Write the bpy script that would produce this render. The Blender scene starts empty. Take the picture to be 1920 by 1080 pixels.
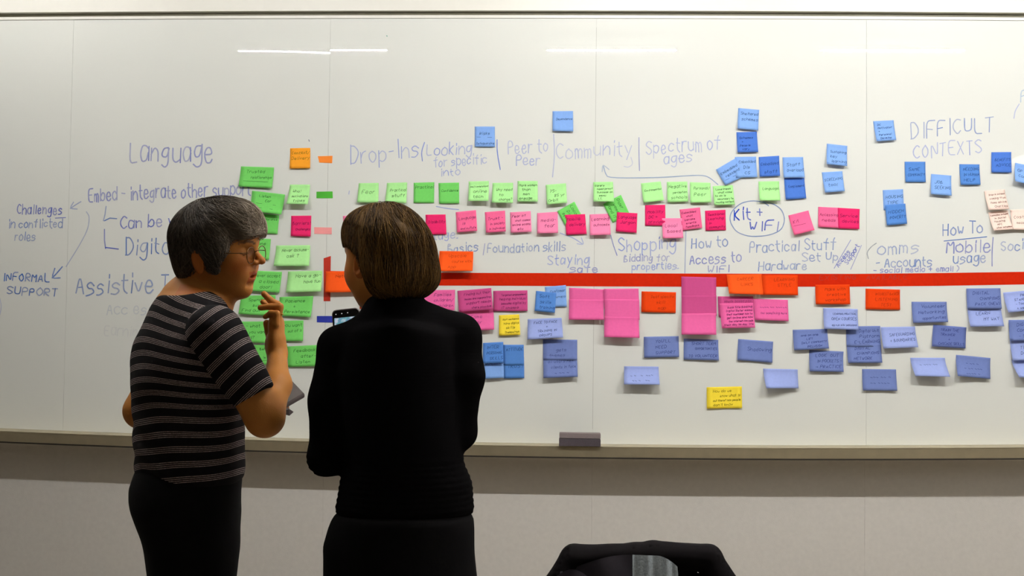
import bpy, math, random
import numpy as np
from mathutils import Vector, Matrix

# ------------------------------------------------------------------ camera
H = 1.30; D = 4.29; FPX = 2200.0
YAW, PITCH, ROLL = 0.04823, 0.03773, 0.01219
_f = np.array([-math.sin(YAW)*math.cos(PITCH), math.cos(YAW)*math.cos(PITCH), math.sin(PITCH)])
_r0 = np.array([math.cos(YAW), math.sin(YAW), 0.0]); _u0 = np.cross(_r0, _f)
_r = math.cos(ROLL)*_r0 + math.sin(ROLL)*_u0
_u = -math.sin(ROLL)*_r0 + math.cos(ROLL)*_u0
scene = bpy.context.scene
cam_d = bpy.data.cameras.new('camera'); cam = bpy.data.objects.new('camera', cam_d)
scene.collection.objects.link(cam)
cam_d.sensor_width = 36.0; cam_d.lens = 36.0*FPX/1920; cam_d.clip_start = 0.05; cam_d.clip_end = 60
cam.matrix_world = Matrix(((_r[0], _u[0], -_f[0], 0), (_r[1], _u[1], -_f[1], -D), (_r[2], _u[2], -_f[2], H), (0, 0, 0, 1)))
scene.camera = cam

def P(px, py, dy):
    """point seen at photo pixel (px,py), dy metres in front of the camera plane"""
    d = _r*((px-960)/FPX) + _u*(-(py-540)/FPX) + _f
    t = dy/d[1]
    return np.array([d[0]*t, -D+dy, H+d[2]*t])
def W(px, py):
    p = P(px, py, D); return p[0], p[2]

# ------------------------------------------------------------------ world, exposure
world = bpy.data.worlds.new('world'); scene.world = world; world.use_nodes = True
world.node_tree.nodes['Background'].inputs[0].default_value = (1.0, 0.95, 0.88, 1)
world.node_tree.nodes['Background'].inputs[1].default_value = 0.15
scene.view_settings.view_transform = 'Standard'; scene.view_settings.look = 'None'
scene.view_settings.gamma = 1.0; scene.view_settings.use_curve_mapping = False
scene.view_settings.exposure = 0.17
TUBE = 1360.0        # strength of the slim tubes over the board
FILL_PANEL = 4.0         # strength of the unseen fill panels added on the right
LIGHT_COL = (1.0, 0.985, 0.96)

# ------------------------------------------------------------------ helpers
COL = scene.collection
rng = random.Random(7); nrng = np.random.default_rng(7)

def srgb(r, g, b):
    def c(v):
        v /= 255.0
        return v/12.92 if v <= 0.04045 else ((v+0.055)/1.055)**2.4
    return (c(r), c(g), c(b), 1.0)

MATS = {}
def mat(name, col, rough=0.6, metal=0.0, spec=0.5, noise=0.0, nscale=40, bump=0.0, bscale=200, emit=None, estr=0, coat=0.0, trans=0.0, ior=1.5, sheen=0.0):
    if name in MATS: return MATS[name]
    m = bpy.data.materials.new(name); m.use_nodes = True; nt = m.node_tree; b = nt.nodes['Principled BSDF']
    b.inputs['Base Color'].default_value = col; b.inputs['Roughness'].default_value = rough
    b.inputs['Metallic'].default_value = metal; b.inputs['Specular IOR Level'].default_value = spec
    b.inputs['IOR'].default_value = ior
    if coat: b.inputs['Coat Weight'].default_value = coat; b.inputs['Coat Roughness'].default_value = 0.03
    if trans: b.inputs['Transmission Weight'].default_value = trans
    if sheen: b.inputs['Sheen Weight'].default_value = sheen
    if emit: b.inputs['Emission Color'].default_value = emit; b.inputs['Emission Strength'].default_value = estr
    if noise or bump: tc = nt.nodes.new('ShaderNodeTexCoord')
    if noise:
        n = nt.nodes.new('ShaderNodeTexNoise'); n.inputs['Scale'].default_value = nscale; n.inputs['Detail'].default_value = 4
        nt.links.new(tc.outputs['Object'], n.inputs['Vector'])
        mr = nt.nodes.new('ShaderNodeMapRange'); mr.inputs['From Min'].default_value = .3; mr.inputs['From Max'].default_value = .7
        mr.inputs['To Min'].default_value = 1-noise; mr.inputs['To Max'].default_value = 1+noise
        nt.links.new(n.outputs['Fac'], mr.inputs['Value'])
        mx = nt.nodes.new('ShaderNodeMix'); mx.data_type = 'RGBA'; mx.blend_type = 'MULTIPLY'; mx.inputs[0].default_value = 1
        mx.inputs[6].default_value = col; nt.links.new(mr.outputs['Result'], mx.inputs[7]); nt.links.new(mx.outputs[2], b.inputs['Base Color'])
    if bump:
        n2 = nt.nodes.new('ShaderNodeTexNoise'); n2.inputs['Scale'].default_value = bscale; n2.inputs['Detail'].default_value = 3
        nt.links.new(tc.outputs['Object'], n2.inputs['Vector'])
        bp = nt.nodes.new('ShaderNodeBump'); bp.inputs['Strength'].default_value = bump; bp.inputs['Distance'].default_value = 0.002
        nt.links.new(n2.outputs['Fac'], bp.inputs['Height']); nt.links.new(bp.outputs['Normal'], b.inputs['Normal'])
    MATS[name] = m
    return m

def attr_mat(name, attr, rough=0.6, spec=0.3, bump=0.0, bscale=300, sss=0.0):
    if name in MATS: return MATS[name]
    m = mat(name, (1, 1, 1, 1), rough=rough, spec=spec, bump=bump, bscale=bscale); nt = m.node_tree; b = nt.nodes['Principled BSDF']
    a = nt.nodes.new('ShaderNodeAttribute'); a.attribute_name = attr; nt.links.new(a.outputs['Color'], b.inputs['Base Color'])
    if sss:
        b.inputs['Subsurface Weight'].default_value = sss; b.inputs['Subsurface Radius'].default_value = (1, .35, .2); b.inputs['Subsurface Scale'].default_value = 0.004
    return m

def link(name, me, parent=None, m=None, smooth=False):
    o = bpy.data.objects.new(name, me); COL.objects.link(o)
    if m is not None: me.materials.append(m)
    if smooth: me.polygons.foreach_set('use_smooth', [True]*len(me.polygons))
    if parent is not None: o.parent = parent
    return o

def obj(name, verts, faces, m=None, parent=None, smooth=False, cols=None, origin=None):
    me = bpy.data.meshes.new(name)
    V = np.asarray(verts, dtype=float).reshape(-1, 3)
    if origin is not None: V = V-np.asarray(origin)
    me.from_pydata(V.tolist(), [], [list(map(int, f)) for f in faces] if not isinstance(faces, np.ndarray) else faces.tolist())
    if cols is not None:
        ca = me.color_attributes.new('col', 'FLOAT_COLOR', 'POINT')
        ca.data.foreach_set('color', np.asarray(cols, dtype=np.float32).ravel())
    me.update(); me.validate()
    o = link(name, me, parent, m, smooth)
    if origin is not None: o.location = origin if parent is None else Vector(origin)
    return o

def thing(name, label, cat, loc=(0, 0, 0), group=None):
    o = bpy.data.objects.new(name, None); COL.objects.link(o); o.location = loc; o.empty_display_size = .05
    o['label'] = label; o['category'] = cat
    if group: o['group'] = group
    return o
def tag(o, label, cat, group=None):
    o['label'] = label; o['category'] = cat
    if group: o['group'] = group
    return o
def struct(o): o['kind'] = 'structure'; return o

def parented(o, t):
    """parent o (world-space mesh) to empty t without moving it"""
    o.parent = t; o.matrix_parent_inverse = Matrix.Translation(-Vector(t.location)); return o

class MB:
    def __init__(s): s.v = []; s.f = []
    def add(s, v, f):
        b = len(s.v); s.v += [tuple(p) for p in v]; s.f += [tuple(i+b for i in q) for q in f]; return s
    def box(s, x0, x1, y0, y1, z0, z1, bev=0.0):
        if bev <= 0:
            v = [(x, y, z) for x in (x0, x1) for y in (y0, y1) for z in (z0, z1)]
            return s.add(v, [(0, 1, 3, 2), (4, 6, 7, 5), (0, 4, 5, 1), (2, 3, 7, 6), (0, 2, 6, 4), (1, 5, 7, 3)])
        # rounded in x-z, extruded in y
        n = 4; pts = []
        for cx, cz, a0 in ((x1-bev, z1-bev, 0), (x0+bev, z1-bev, 90), (x0+bev, z0+bev, 180), (x1-bev, z0+bev, 270)):
            for i in range(n+1):
                a = math.radians(a0+90*i/n); pts.append((cx+bev*math.cos(a), cz+bev*math.sin(a)))
        e = min(bev*.35, abs(y1-y0)*.2); k = len(pts); mx, mz = (x0+x1)/2, (z0+z1)/2
        def ring(y, ins):
            return [(mx+(px-mx)*(1-ins/max(1e-6, (x1-x0)/2)), y, mz+(pz-mz)*(1-ins/max(1e-6, (z1-z0)/2))) for px, pz in pts]
        rs = [ring(y0, e), ring(y0+e, 0), ring(y1-e, 0), ring(y1, e)]
        v = sum(rs, []); f = []
        for r in range(3):
            for i in range(k):
                j = (i+1) % k; f.append((r*k+i, r*k+j, (r+1)*k+j, (r+1)*k+i))
        f.append(tuple(range(k))[::-1]); f.append(tuple(range(3*k, 4*k)))
        return s.add(v, f)
    def tube(s, pts, rad, n=8, caps=True, closed=False):
        pts = [np.asarray(p, float) for p in pts]; m = len(pts); R = rad if hasattr(rad, '__len__') else [rad]*m
        v = []; prev = None
        for i, p in enumerate(pts):
            if closed: t = pts[(i+1) % m]-pts[i-1]
            else: t = pts[min(i+1, m-1)]-pts[max(i-1, 0)]
            t = t/(np.linalg.norm(t)+1e-12)
            if prev is None:
                a = np.array([0, 0, 1.0]) if abs(t[2]) < .9 else np.array([1.0, 0, 0])
            else: a = prev
            nx = a-t*a.dot(t); nx /= np.linalg.norm(nx)+1e-12; prev = nx; ny = np.cross(t, nx)
            for k in range(n):
                an = 2*math.pi*k/n; v.append(p+R[i]*(nx*math.cos(an)+ny*math.sin(an)))
        f = []
        for i in range(m if closed else m-1):
            i2 = (i+1) % m
            for k in range(n): f.append((i*n+k, i*n+(k+1) % n, i2*n+(k+1) % n, i2*n+k))
        if caps and not closed: f.append(tuple(range(n))[::-1]); f.append(tuple(range((m-1)*n, m*n)))
        return s.add(v, f)
    def build(s, name, m=None, parent=None, smooth=False, xf=None):
        V = np.array(s.v)
        if xf is not None: V = V@np.array(xf[1]).T+np.array(xf[0])
        o = obj(name, V, s.f, m, None, smooth)
        if parent is not None: parented(o, parent)
        return o

# ------------------------------------------------------------------ hand-lettering: single-stroke glyphs (x 0-4, y: baseline 2, x-height 6, cap 8)
G = {
'a': "45 36 16 04 12 32 44;46 42", 'b': "08 02;04 26 45 43 22 03", 'c': "45 26 05 03 22 43", 'd': "45 26 05 03 22 43;48 42",
'e': "04 44 36 16 04 12 32 43", 'f': "38 27 22;06 46", 'g': "46 16 04 13 33 46;46 41 20 01", 'h': "08 02;04 26 45 42", 'i': "16 12;18 17",
'j': "26 21 00;28 27", 'k': "08 02;36 04 32", 'l': "18 12", 'm': "06 02;05 16 25 22;25 36 45 42", 'n': "06 02;04 26 45 42",
'o': "26 05 03 22 43 45 26", 'p': "06 00;05 26 45 43 22 03", 'q': "45 26 05 03 22 43;46 40", 'r': "06 02;04 16 36",
's': "45 26 05 14 34 43 22 02", 't': "18 13 32;06 36", 'u': "06 03 22 43;46 42", 'v': "06 22 46", 'w': "06 12 24 32 46",
'x': "06 42;46 02", 'y': "06 23;46 10", 'z': "06 46 02 42",
'A': "02 28 42;14 34", 'B': "02 08 37 06;05 44 43 22 02", 'C': "47 28 06 04 22 43", 'D': "02 08;08 28 46 44 22 02", 'E': "48 08 02 42;05 35",
'F': "48 08 02;05 35", 'G': "47 28 06 04 22 43 45 25", 'H': "08 02;48 42;05 45", 'I': "18 12", 'J': "48 43 22 03", 'K': "08 02;48 05 42",
'L': "08 02 42", 'M': "02 08 25 48 42", 'N': "02 08 42 48", 'O': "28 06 04 22 44 46 28", 'P': "02 08 38 46 35 05", 'Q': "28 06 04 22 44 46 28;24 42",
'R': "02 08 38 46 35 05 42", 'S': "47 28 07 06 44 43 22 03", 'T': "08 48;28 22", 'U': "08 04 13 33 44 48", 'V': "08 22 48",
'W': "08 12 25 32 48", 'X': "08 42;48 02", 'Y': "08 25 48;25 22", 'Z': "08 48 02 42",
'7': "08 48 12", '8': "25 07 28 47 25 03 22 43 25", '5': "48 08 05 36 44 22 02", '6': "48 15 03 22 43 35 05",
'?': "07 28 47 25 24;22 23", '/': "48 01", '-': "05 35", '+': "05 45;27 23", '.': "02 12", '!': "18 14;12 13", '(': "38 16 14 32",
')': "08 26 24 02", "'": "18 17", ',': "12 00", '~': "04 15 24 33 44", '>': "05 45;36 45 34", ':': "05 06;02 03", '&': "42 17 28 35 03 22 44",
}
GL = {}
for ch, s_ in G.items():
    GL[ch] = [[(float(p[0]), float(p[1])-2) for p in st.split()] for st in s_.split(';')]
def adv(ch):
    if ch == ' ': return 3.2
    return max(p[0] for st in GL[ch] for p in st)+1.7
def chaikin(p, k=2):
    p = [np.array(q, float) for q in p]
    if len(p) < 3: return p
    for _ in range(k):
        q = [p[0]]
        for a, b in zip(p[:-1], p[1:]): q += [a*.78+b*.22, a*.22+b*.78]
        q.append(p[-1]); p = q
    return p
def text_strokes(t, jit=.5, slant=.18, k=1):
    """strokes in glyph units, and the total width"""
    x = 0; out = []
    for ch in t:
        if ch != ' ':
            dy = rng.uniform(-jit, jit)*.8; sc = 1+rng.uniform(-.1, .1)
            for st in GL.get(ch, GL['~']):
                q = [(x+a*sc+b*slant+rng.uniform(-jit, jit)*.5, b*sc+dy+rng.uniform(-jit, jit)*.5) for a, b in st]
                out.append(chaikin(q, k))
        x += adv(ch) if ch == ' ' or ch in GL else 5
    return out, max(x-1.7, .5)
def ribbon(pts, w, V, F):
    """2-D polyline to quads; V gets (x,y) pairs"""
    pts = [np.asarray(p, float) for p in pts]
    if len(pts) < 2: return
    n = len(pts); base = len(V)
    for i, p in enumerate(pts):
        t = pts[min(i+1, n-1)]-pts[max(i-1, 0)]; L = np.linalg.norm(t)+1e-9; t = t/L
        nn = np.array([-t[1], t[0]]); ww = w*.5*(.8 if i in (0, n-1) else 1.0)
        if i == 0: p = p-t*w*.3
        if i == n-1: p = p+t*w*.3
        V.append(p+nn*ww); V.append(p-nn*ww)
    for i in range(n-1): F.append((base+2*i, base+2*i+1, base+2*i+3, base+2*i+2))
# ------------------------------------------------------------------ the room shell
WX0, WX1, YB, CZ = -3.9, 7.4, -10.5, 2.83
wall_m = mat('painted_wall', srgb(214, 210, 204), rough=.75, noise=.03, nscale=60, bump=.25, bscale=350)
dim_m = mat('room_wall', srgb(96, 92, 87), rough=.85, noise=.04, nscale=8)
struct(MB().box(WX0, WX1, .05, .2, 0, CZ).build('wall_back', wall_m))
struct(MB().box(WX0-.15, WX0, YB, .2, 0, CZ).build('wall_left', dim_m))
struct(MB().box(WX1, WX1+.15, YB, .2, 0, CZ).build('wall_right', dim_m))
struct(MB().box(WX0-.15, WX1+.15, YB-.15, YB, 0, CZ).build('wall_front', dim_m))
struct(MB().box(WX0-.15, WX1+.15, YB-.15, .2, -.1, 0).build('floor', mat('carpet', srgb(158, 148, 132), rough=.95, noise=.15, nscale=200, bump=.5, bscale=500)))
struct(MB().box(WX0-.15, WX1+.15, YB-.15, .2, CZ, CZ+.1).build('ceiling', mat('ceiling_paint', srgb(225, 222, 214), rough=.9, noise=.02)))
struct(MB().box(WX0, WX1, .036, .05, 0, .1).build('baseboard_back', mat('skirting', srgb(90, 88, 84), rough=.5, noise=.05)))

# wall lining below the tray: panels with fine vertical joints, part of the wall
SX = [-2.849, -1.8705, -.895, .0925, 1.0735, 2.052]
E_ = [-3.83]+SX+[3.03]
lin = bpy.data.objects['wall_back']
for a, b in zip(E_[:-1], E_[1:]):
    o = MB().box(a+.00025, b-.00025, .02, .0495, .1, .93).build('wall_panel', wall_m); o.parent = lin
# ------------------------------------------------------------------ whiteboard
board = thing('whiteboard', 'wall-wide glossy white writing board in joined panels with metal tray, covered with notes', 'whiteboard', (0, 0, .92))
top_px = [(-900, 38), (0, 38), (400, 36.5), (960, 34.5), (1500, 36), (1920, 39.5), (2700, 42)]
bot_px = [(-900, 776), (0, 803), (250, 812), (600, 823), (960, 831), (1400, 834), (1920, 833.5), (2700, 830)]
def curve(pl):
    xz = [W(*p) for p in pl]; X = np.array([a for a, b in xz]); Z = np.array([b for a, b in xz])
    c = np.polyfit(X[1:-1], Z[1:-1], 2)
    return lambda x: np.polyval(c, np.clip(x, -2.2, 1.7))
ztop = curve(top_px); zbot = curve(bot_px)
gm = mat('board_glass', srgb(227, 229, 224), rough=.55, spec=.0, noise=.006, nscale=3)
gm.node_tree.nodes['Principled BSDF'].inputs['Coat Weight'].default_value = 1.0
gm.node_tree.nodes['Principled BSDF'].inputs['Coat Roughness'].default_value = .006
gm.node_tree.nodes['Principled BSDF'].inputs['Coat IOR'].default_value = 1.5
def panel(x0, x1, warp=0):
    g = .00035; xs = np.linspace(x0+g, x1-g, 41); nz = 9; V = []; F = []
    for x in xs:
        for k in range(nz):
            t = k/(nz-1); z = zbot(x)+(ztop(x)-zbot(x))*t
            u = (x-x0)/(x1-x0)
            V.append((x, warp*(0.5+max(0, (u-.72)/.28)**2)*max(0, z-1.95)**2/.8, z))
    n = len(V); V += [(x, .02, z) for x, y, z in V]; V += V[:n]; m2 = 2*n
    for i in range(40):
        for k in range(nz-1):
            a = i*nz+k; F.append((a, a+nz, a+nz+1, a+1)); F.append((a+n, a+1+n, a+nz+1+n, a+nz+n))
    for i in range(40):
        a = i*nz; F.append((a+m2, a+n, a+nz+n, a+nz+m2)); a += nz-1; F.append((a+m2, a+nz+m2, a+nz+n, a+n))
    for k in range(nz-1):
        F.append((k+m2, k+1+m2, k+1+n, k+n)); a = 40*nz+k; F.append((a+m2, a+n, a+1+n, a+1+m2))
    o = obj('board_panel', V, F, gm, None, True); parented(o, board)
    for p in o.data.polygons:
        if p.index >= 640: p.use_smooth = False
    return o
for i, (a, b) in enumerate(zip(E_[:-1], E_[1:])): panel(a, b, .0034 if i == 2 else 0)
# dark backing seen only in the joints
parented(MB().box(-3.83, 3.03, .021, .045, .95, 2.43).build('backing_board', mat('backing', srgb(120, 116, 108), rough=.8, noise=.05)), board)
def strip(name, prof, m, x0=-3.83, x1=3.03, n=60, ref=None, par=board):
    """sweep a y-z profile along the board edge; profile z is relative to the edge curve"""
    V = []; F = []; k = len(prof)
    for x in np.linspace(x0, x1, n+1):
        for (y, z) in prof: V.append((x, y, ref(x)+z))
    for i in range(n):
        for j in range(k): F.append((i*k+j, i*k+(j+1) % k, (i+1)*k+(j+1) % k, (i+1)*k+j))
    F.append(tuple(range(k))); F.append(tuple(range(n*k, (n+1)*k))[::-1])
    o = obj(name, V, F, m, None); parented(o, par); return o
white_m = mat('white_trim', srgb(232, 230, 222), rough=.4, noise=.01)
alu = mat('brushed_aluminium', srgb(200, 188, 158), rough=.36, metal=.8, noise=.06, nscale=25, bump=.1, bscale=400)
strip('top_edge_trim', [(-.004, .001), (-.004, .0115), (.02, .0115), (.02, .001)], white_m, ref=ztop)
strip('shadow_gap', [(.012, .0115), (.012, .0265), (.03, .0265), (.03, .0115)], mat('gap_channel', srgb(112, 108, 88), rough=.5, noise=.04), ref=ztop)
strip('top_rail', [(-.012, .0265), (-.012, .19), (.03, .19), (.03, .0265)], white_m, ref=ztop)
TP = .10
strip('marker_tray', [(.02, -.0005), (-TP+.003, -.0005), (-TP, -.0035), (-TP, -.0385), (-TP+.004, -.0415), (-TP+.012, -.0415), (-TP+.012, -.012), (.02, -.012)], alu, ref=zbot)
strip('tray_lip', [(-TP-.0015, -.0375), (-TP-.0015, -.0425), (-TP+.014, -.0425), (-TP+.014, -.0395), (-TP, -.0395)], mat('dark_lip', srgb(38, 32, 26), rough=.5, noise=.05), ref=zbot)
strip('tray_top_edge', [(-TP-.0012, .0012), (-TP-.0012, -.0014), (-TP+.004, -.0014), (-TP+.004, .0012)], mat('bright_edge', srgb(214, 204, 178), rough=.3, metal=.4, noise=.02), ref=zbot)

# ------------------------------------------------------------------ ceiling lights, plus added fill lamps
tube_m = mat('lit_tube', (1, 1, 1, 1), emit=LIGHT_COL+(1,), estr=TUBE, rough=.4)
house_m = mat('lamp_housing', srgb(225, 225, 222), rough=.4, noise=.01)
DL, ZL = 1.67, 2.745
for i, (a, b, lab) in enumerate([(443, 730, 'slim tube ceiling light over the green notes at the left of the board'),
                            (1022, 1272, 'slim tube ceiling light over the middle of the board'),
                            (1535, 1812, 'slim tube ceiling light over the blue notes at the right of the board'),
                            (2060, 2330, 'slim tube ceiling light past the right end of the view')]):
    k = (D+DL)/D; xa, xb = W(a, 98)[0]*k, W(b, 98)[0]*k
    t = thing('ceiling_light', lab, 'ceiling light', ((xa+xb)/2, -DL, CZ), 'slim tube lights in a row')
    parented(MB().tube([(xa, -DL, ZL), (xb, -DL, ZL)], .0030, 10).build('tube', tube_m if i in (1, 2) else mat('lit_tube_dim', (1, 1, 1, 1), emit=LIGHT_COL+(1,), estr=TUBE*.6) if i == 3 else mat('lit_tube_old', (1, 1, 1, 1), emit=LIGHT_COL+(1,), estr=TUBE*.46), smooth=True), t)
    parented(MB().box(xa-.03, xb+.03, -DL-.05, -DL+.05, CZ-.035, CZ).build('housing', house_m), t)
    for e in (xa, xb): parented(MB().box(e-.012, e+.012, -DL-.01, -DL+.01, ZL-.008, CZ-.03).build('tube_holder', house_m), t)
xa, xb = -3.1, -1.65; DN = .55  # unseen tube added to brighten the top left of the board
t = thing('ceiling_light', 'added fill tube close to the board at the left, out of view', 'ceiling light', ((xa+xb)/2, -DN, CZ))
parented(MB().tube([(xa, -DN, ZL), (xb, -DN, ZL)], .0030, 10).build('tube', mat('fill_tube_left', (1, 1, 1, 1), emit=(1, .975, .94, 1), estr=TUBE*.085), smooth=True), t)
parented(MB().box(xa-.03, xb+.03, -DN-.05, -DN+.05, CZ-.035, CZ).build('housing', house_m), t)
for e in (xa, xb): parented(MB().box(e-.012, e+.012, -DN-.01, -DN+.01, ZL-.008, CZ-.03).build('tube_holder', house_m), t)
pan_m = mat('fill_panel_glow', (1, 1, 1, 1), emit=LIGHT_COL+(1,), estr=FILL_PANEL)
for i, (x, y) in enumerate(((4.3, -3.2), (4.3, -5.4), (6.1, -3.2), (6.1, -5.4))):  # panels added for fill, set so their reflection misses the view
    w = ('near the board, inner', 'farther back, inner', 'near the board, by the right wall', 'farther back, by the right wall')[i]
    t = thing('added_fill_panel', 'added unseen fill panel on the right side, '+w, 'ceiling light', (x, y, CZ), 'added fill panels on the right side of the room')
    parented(MB().box(x-.55, x+.55, y-.55, y+.55, CZ-.03, CZ-.012).build('diffuser', pan_m), t)
    parented(MB().box(x-.6, x+.6, y-.6, y+.6, CZ-.012, CZ).build('frame', house_m), t)
# ------------------------------------------------------------------ sticky notes
def note_mat(nm, c):
    m = mat('paper_'+nm, srgb(*c), rough=.8, spec=.15, noise=.025, nscale=120, bump=.12, bscale=60)
    nt = m.node_tree; b = nt.nodes['Principled BSDF']
    return m
PAP = {k: note_mat(*v) for k, v in {
 'g1': ('green_lit', (178, 242, 158)), 'g2': ('green', (120, 216, 106)), 'g3': ('leaf_green', (92, 212, 76)),  # greens: one paper, its lit and shaded tones put into the colour
 'p1': ('pink', (252, 108, 158)), 'p2': ('light_pink', (255, 138, 182)), 'p3': ('hot_pink', (240, 44, 112)),
 'm1': ('magenta', (206, 80, 142)), 'm2': ('rose', (238, 104, 168)),
 'b1': ('sky_blue', (134, 176, 240)), 'b2': ('blue', (88, 140, 216)), 'b3': ('deep_blue', (78, 124, 214)),
 'v1': ('periwinkle', (116, 134, 194)), 'v2': ('pale_periwinkle', (158, 174, 232)), 'v3': ('dusk_blue', (104, 120, 182)),
 'o1': ('orange_red', (255, 92, 26)), 'o2': ('red_orange', (236, 68, 6)), 'or': ('orange', (255, 168, 46)), 'y': ('yellow', (255, 228, 66)),
 'cr': ('cream', (252, 226, 214))}.items()}
INK = {k: mat('ink_'+k, srgb(*c), rough=.7, spec=.1, noise=.02) for k, c in {
 'g': (28, 82, 30), 'p': (96, 6, 58), 'm': (96, 30, 82), 'b': (24, 52, 110), 'v': (40, 52, 112), 'o': (150, 38, 8), 'y': (104, 92, 10), 'c': (120, 84, 70), 'dk': (30, 24, 30)}.items()}
CN = {'g1': 'light green', 'g2': 'green', 'g3': 'bright green', 'p1': 'pink', 'p2': 'light pink', 'p3': 'hot pink', 'm1': 'magenta', 'm2': 'rose pink',
      'b1': 'light blue', 'b2': 'blue', 'b3': 'deep blue', 'v1': 'slate blue', 'v2': 'pale lilac-blue', 'v3': 'dark slate blue', 'o1': 'orange-red', 'o2': 'red-orange', 'or': 'orange', 'y': 'yellow', 'cr': 'cream'}

def note(corners, c, text='', label=None, curl=.006, lay=0.0, side=0.0, fs=1.0, top=.1, ink=None, left=.08, faint=False, dog=0.0):
    xz = [np.array(W(*corners[i:i+2])) for i in (0, 2, 4, 6)]   # TL TR BR BL on the board plane
    TL, TR, BR, BL = xz
    w = (np.linalg.norm(TR-TL)+np.linalg.norm(BR-BL))/2; h = (np.linalg.norm(TL-BL)+np.linalg.norm(TR-BR))/2
    ph = rng.uniform(0, 6.28); base = .0005+lay*.001; am = .0006 if w < .1 else .0013; curl *= 1.9; curl = min(curl, .036)
    def S(u, v, lift=0.0):
        p = (TL*(1-u)+TR*u)*(1-v)+(BL*(1-u)+BR*u)*v
        t = max(0.0, v-.14)/.86
        y = curl*(t**1.45)*(1+side*(u-.5)*2)
        y += am*math.sin(ph+u*5)*t+dog*max(0, (u-.78)/.22)**2*max(0, (.3-v)/.3)**1.5
        return (p[0], -(base+y+lift), p[1])
    nu = 7; vr = [0, .07, .14, .2, .28, .38, .5, .62, .74, .87, 1.0]; nv = len(vr)-1; V = []; F = []
    for l in (.00018, 0):
        for j in range(nv+1):
            for i in range(nu+1): V.append(S(i/nu, vr[j], l))
    n = (nu+1)*(nv+1)
    for j in range(nv):
        for i in range(nu):
            a = j*(nu+1)+i; F.append((a, a+nu+1, a+nu+2, a+1)); F.append((a+n, a+1+n, a+nu+2+n, a+nu+1+n))
    rim = list(range(nu+1))+[(j+1)*(nu+1)-1 for j in range(1, nv+1)]+[nv*(nu+1)+i for i in range(nu-1, -1, -1)]+[j*(nu+1) for j in range(nv-1, 0, -1)]
    for a, b in zip(rim, rim[1:]+rim[:1]): F.append((a, b, b+n, a+n))
    o3 = S(.5, 0); org = np.array([o3[0], o3[1], o3[2]])
    o = obj('sticky_note', V, F, PAP[c], None, True, origin=org)
    size = 'large' if w > .1 else 'small'
    if label is None: label = f"{size} {CN[c]} sticky note reading {text.replace('|', ' ').replace('~', '')}"
    cat = 'sticky note'
    key = {'g': 'green', 'p': 'pink', 'm': 'magenta', 'b': 'blue', 'v': 'slate blue', 'o': 'orange', 'y': 'yellow', 'c': 'cream'}[c[0]]
    tag(o, label, cat, f'{key} sticky notes on the whiteboard')
    if text:
        lines = text.split('|'); nl = max(1, sum(1.0 if q.strip() else .5 for q in lines)); yl = 0; lh = min(.27, .84/nl)*h*fs; cap = lh*.54; unit = cap/6
        LV = []; LF = []; pen = .00125 if not faint else .001
        for li, ln in enumerate(lines):
            li = yl; yl += 1.0 if ln.strip() else .5
            ind = len(ln)-len(ln.lstrip()); ln = ln.strip()
            if not ln: continue
            if ln.startswith('_'):
                ym = top*h+lh*(li+.25); LV2 = []
                ribbon([(w*left+ind*.02*w, ym), (w*(.55+.3*min(1, len(ln)/4))+0, ym+.0008)], pen, LV, LF); continue
            st, tw = text_strokes(ln); ww = tw*unit; x0 = w*left+ind*w*.05
            k = min(1.0, (w*.95-x0)/ww); k = max(k, .55) if ww*k > w else k
            for s_ in st: ribbon([(x0+a*unit*k, top*h+lh*(li+.78)-b*unit*min(1, k*1.25)-(a*unit*k)*.03) for a, b in s_], pen*(.75+.25*k), LV, LF)
        V3 = [np.array(S(min(1.0, max(0, a/w)), min(1, max(0, b/h)), .00040+i*4e-7))-org for i, (a, b) in enumerate(LV)]
        me = bpy.data.meshes.new('writing'); me.from_pydata([tuple(p) for p in V3], [], LF)
        k = ink or c[0]
        link('writing', me, o, INK[k])
    return o
N = note
rr = lambda a, b: rng.uniform(a, b)
# --- greens round the first woman
N((452,312,514,313.8,511.5,353.3,449,350.3), 'g2', '  Trusted|     relationships|  ____', curl=.006)
N((462,400,523.7,403.6,520.7,438.9,459,436), 'g2', '        assistance', curl=.003, label='large green sticky note tucked under the Listen Ear note, reading assistance')
N((473.4,357.8,535,365,530,403.6,470.8,396.5), 'g2', '   Listen|       Ear|    ___|     __', curl=.010, lay=4)
N((544.1,277.9,581.8,277.3,582.4,316,544,316.6), 'or', 'Context/|Delivery', ink='y', curl=.004, label='small orange sticky note reading Context / Delivery, above the green column')
N((543.7,346.2,581.4,346.2,580.2,384.7,540.6,383.9), 'g1', '|  Who!|  motivations|    types', curl=.016)
N((546.1,404.7,583.8,404.3,583.2,444,546.1,442.8), 'p3', '|Barriers!|   Challenges', curl=.004)
N((470,447,508,447.9,505.2,487,467,486), 'g2', '      one', curl=.004, label='green sticky note half hidden behind the grey-haired woman\'s glasses')
N((518,460.4,581.6,459.7,581.6,499.3,515.6,499.3), 'g1', '  Never assume-|     ask ?', curl=.010)
N((466,507,529,509.7,524.9,549,463,545), 'g2', 'Never accept|   a closed|    door!', curl=.006, left=.2)
N((540,509,604.3,507.4,604,546.8,538.3,549), 'g1', '   Have a go-|        have fun', curl=.010)
N((452,554.6,517,553,515,593,448.8,588.5), 'g2', '   Spend time|      Build relation|Find out', curl=.006)
N((524.4,556.9,587.7,554.9,584,594.9,522.7,591.8), 'g2', '  Patience|       +|  Persistence', curl=.006)
N((438,603,502.7,602.6,501.7,643.5,438,640), 'g2', 'Ask - what|    do you want|   need?', curl=.005)
N((505,601.9,569,600.7,568.9,639.4,505,639.4), 'g2', '    you want|       out of it', curl=.004, left=.2)
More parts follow.
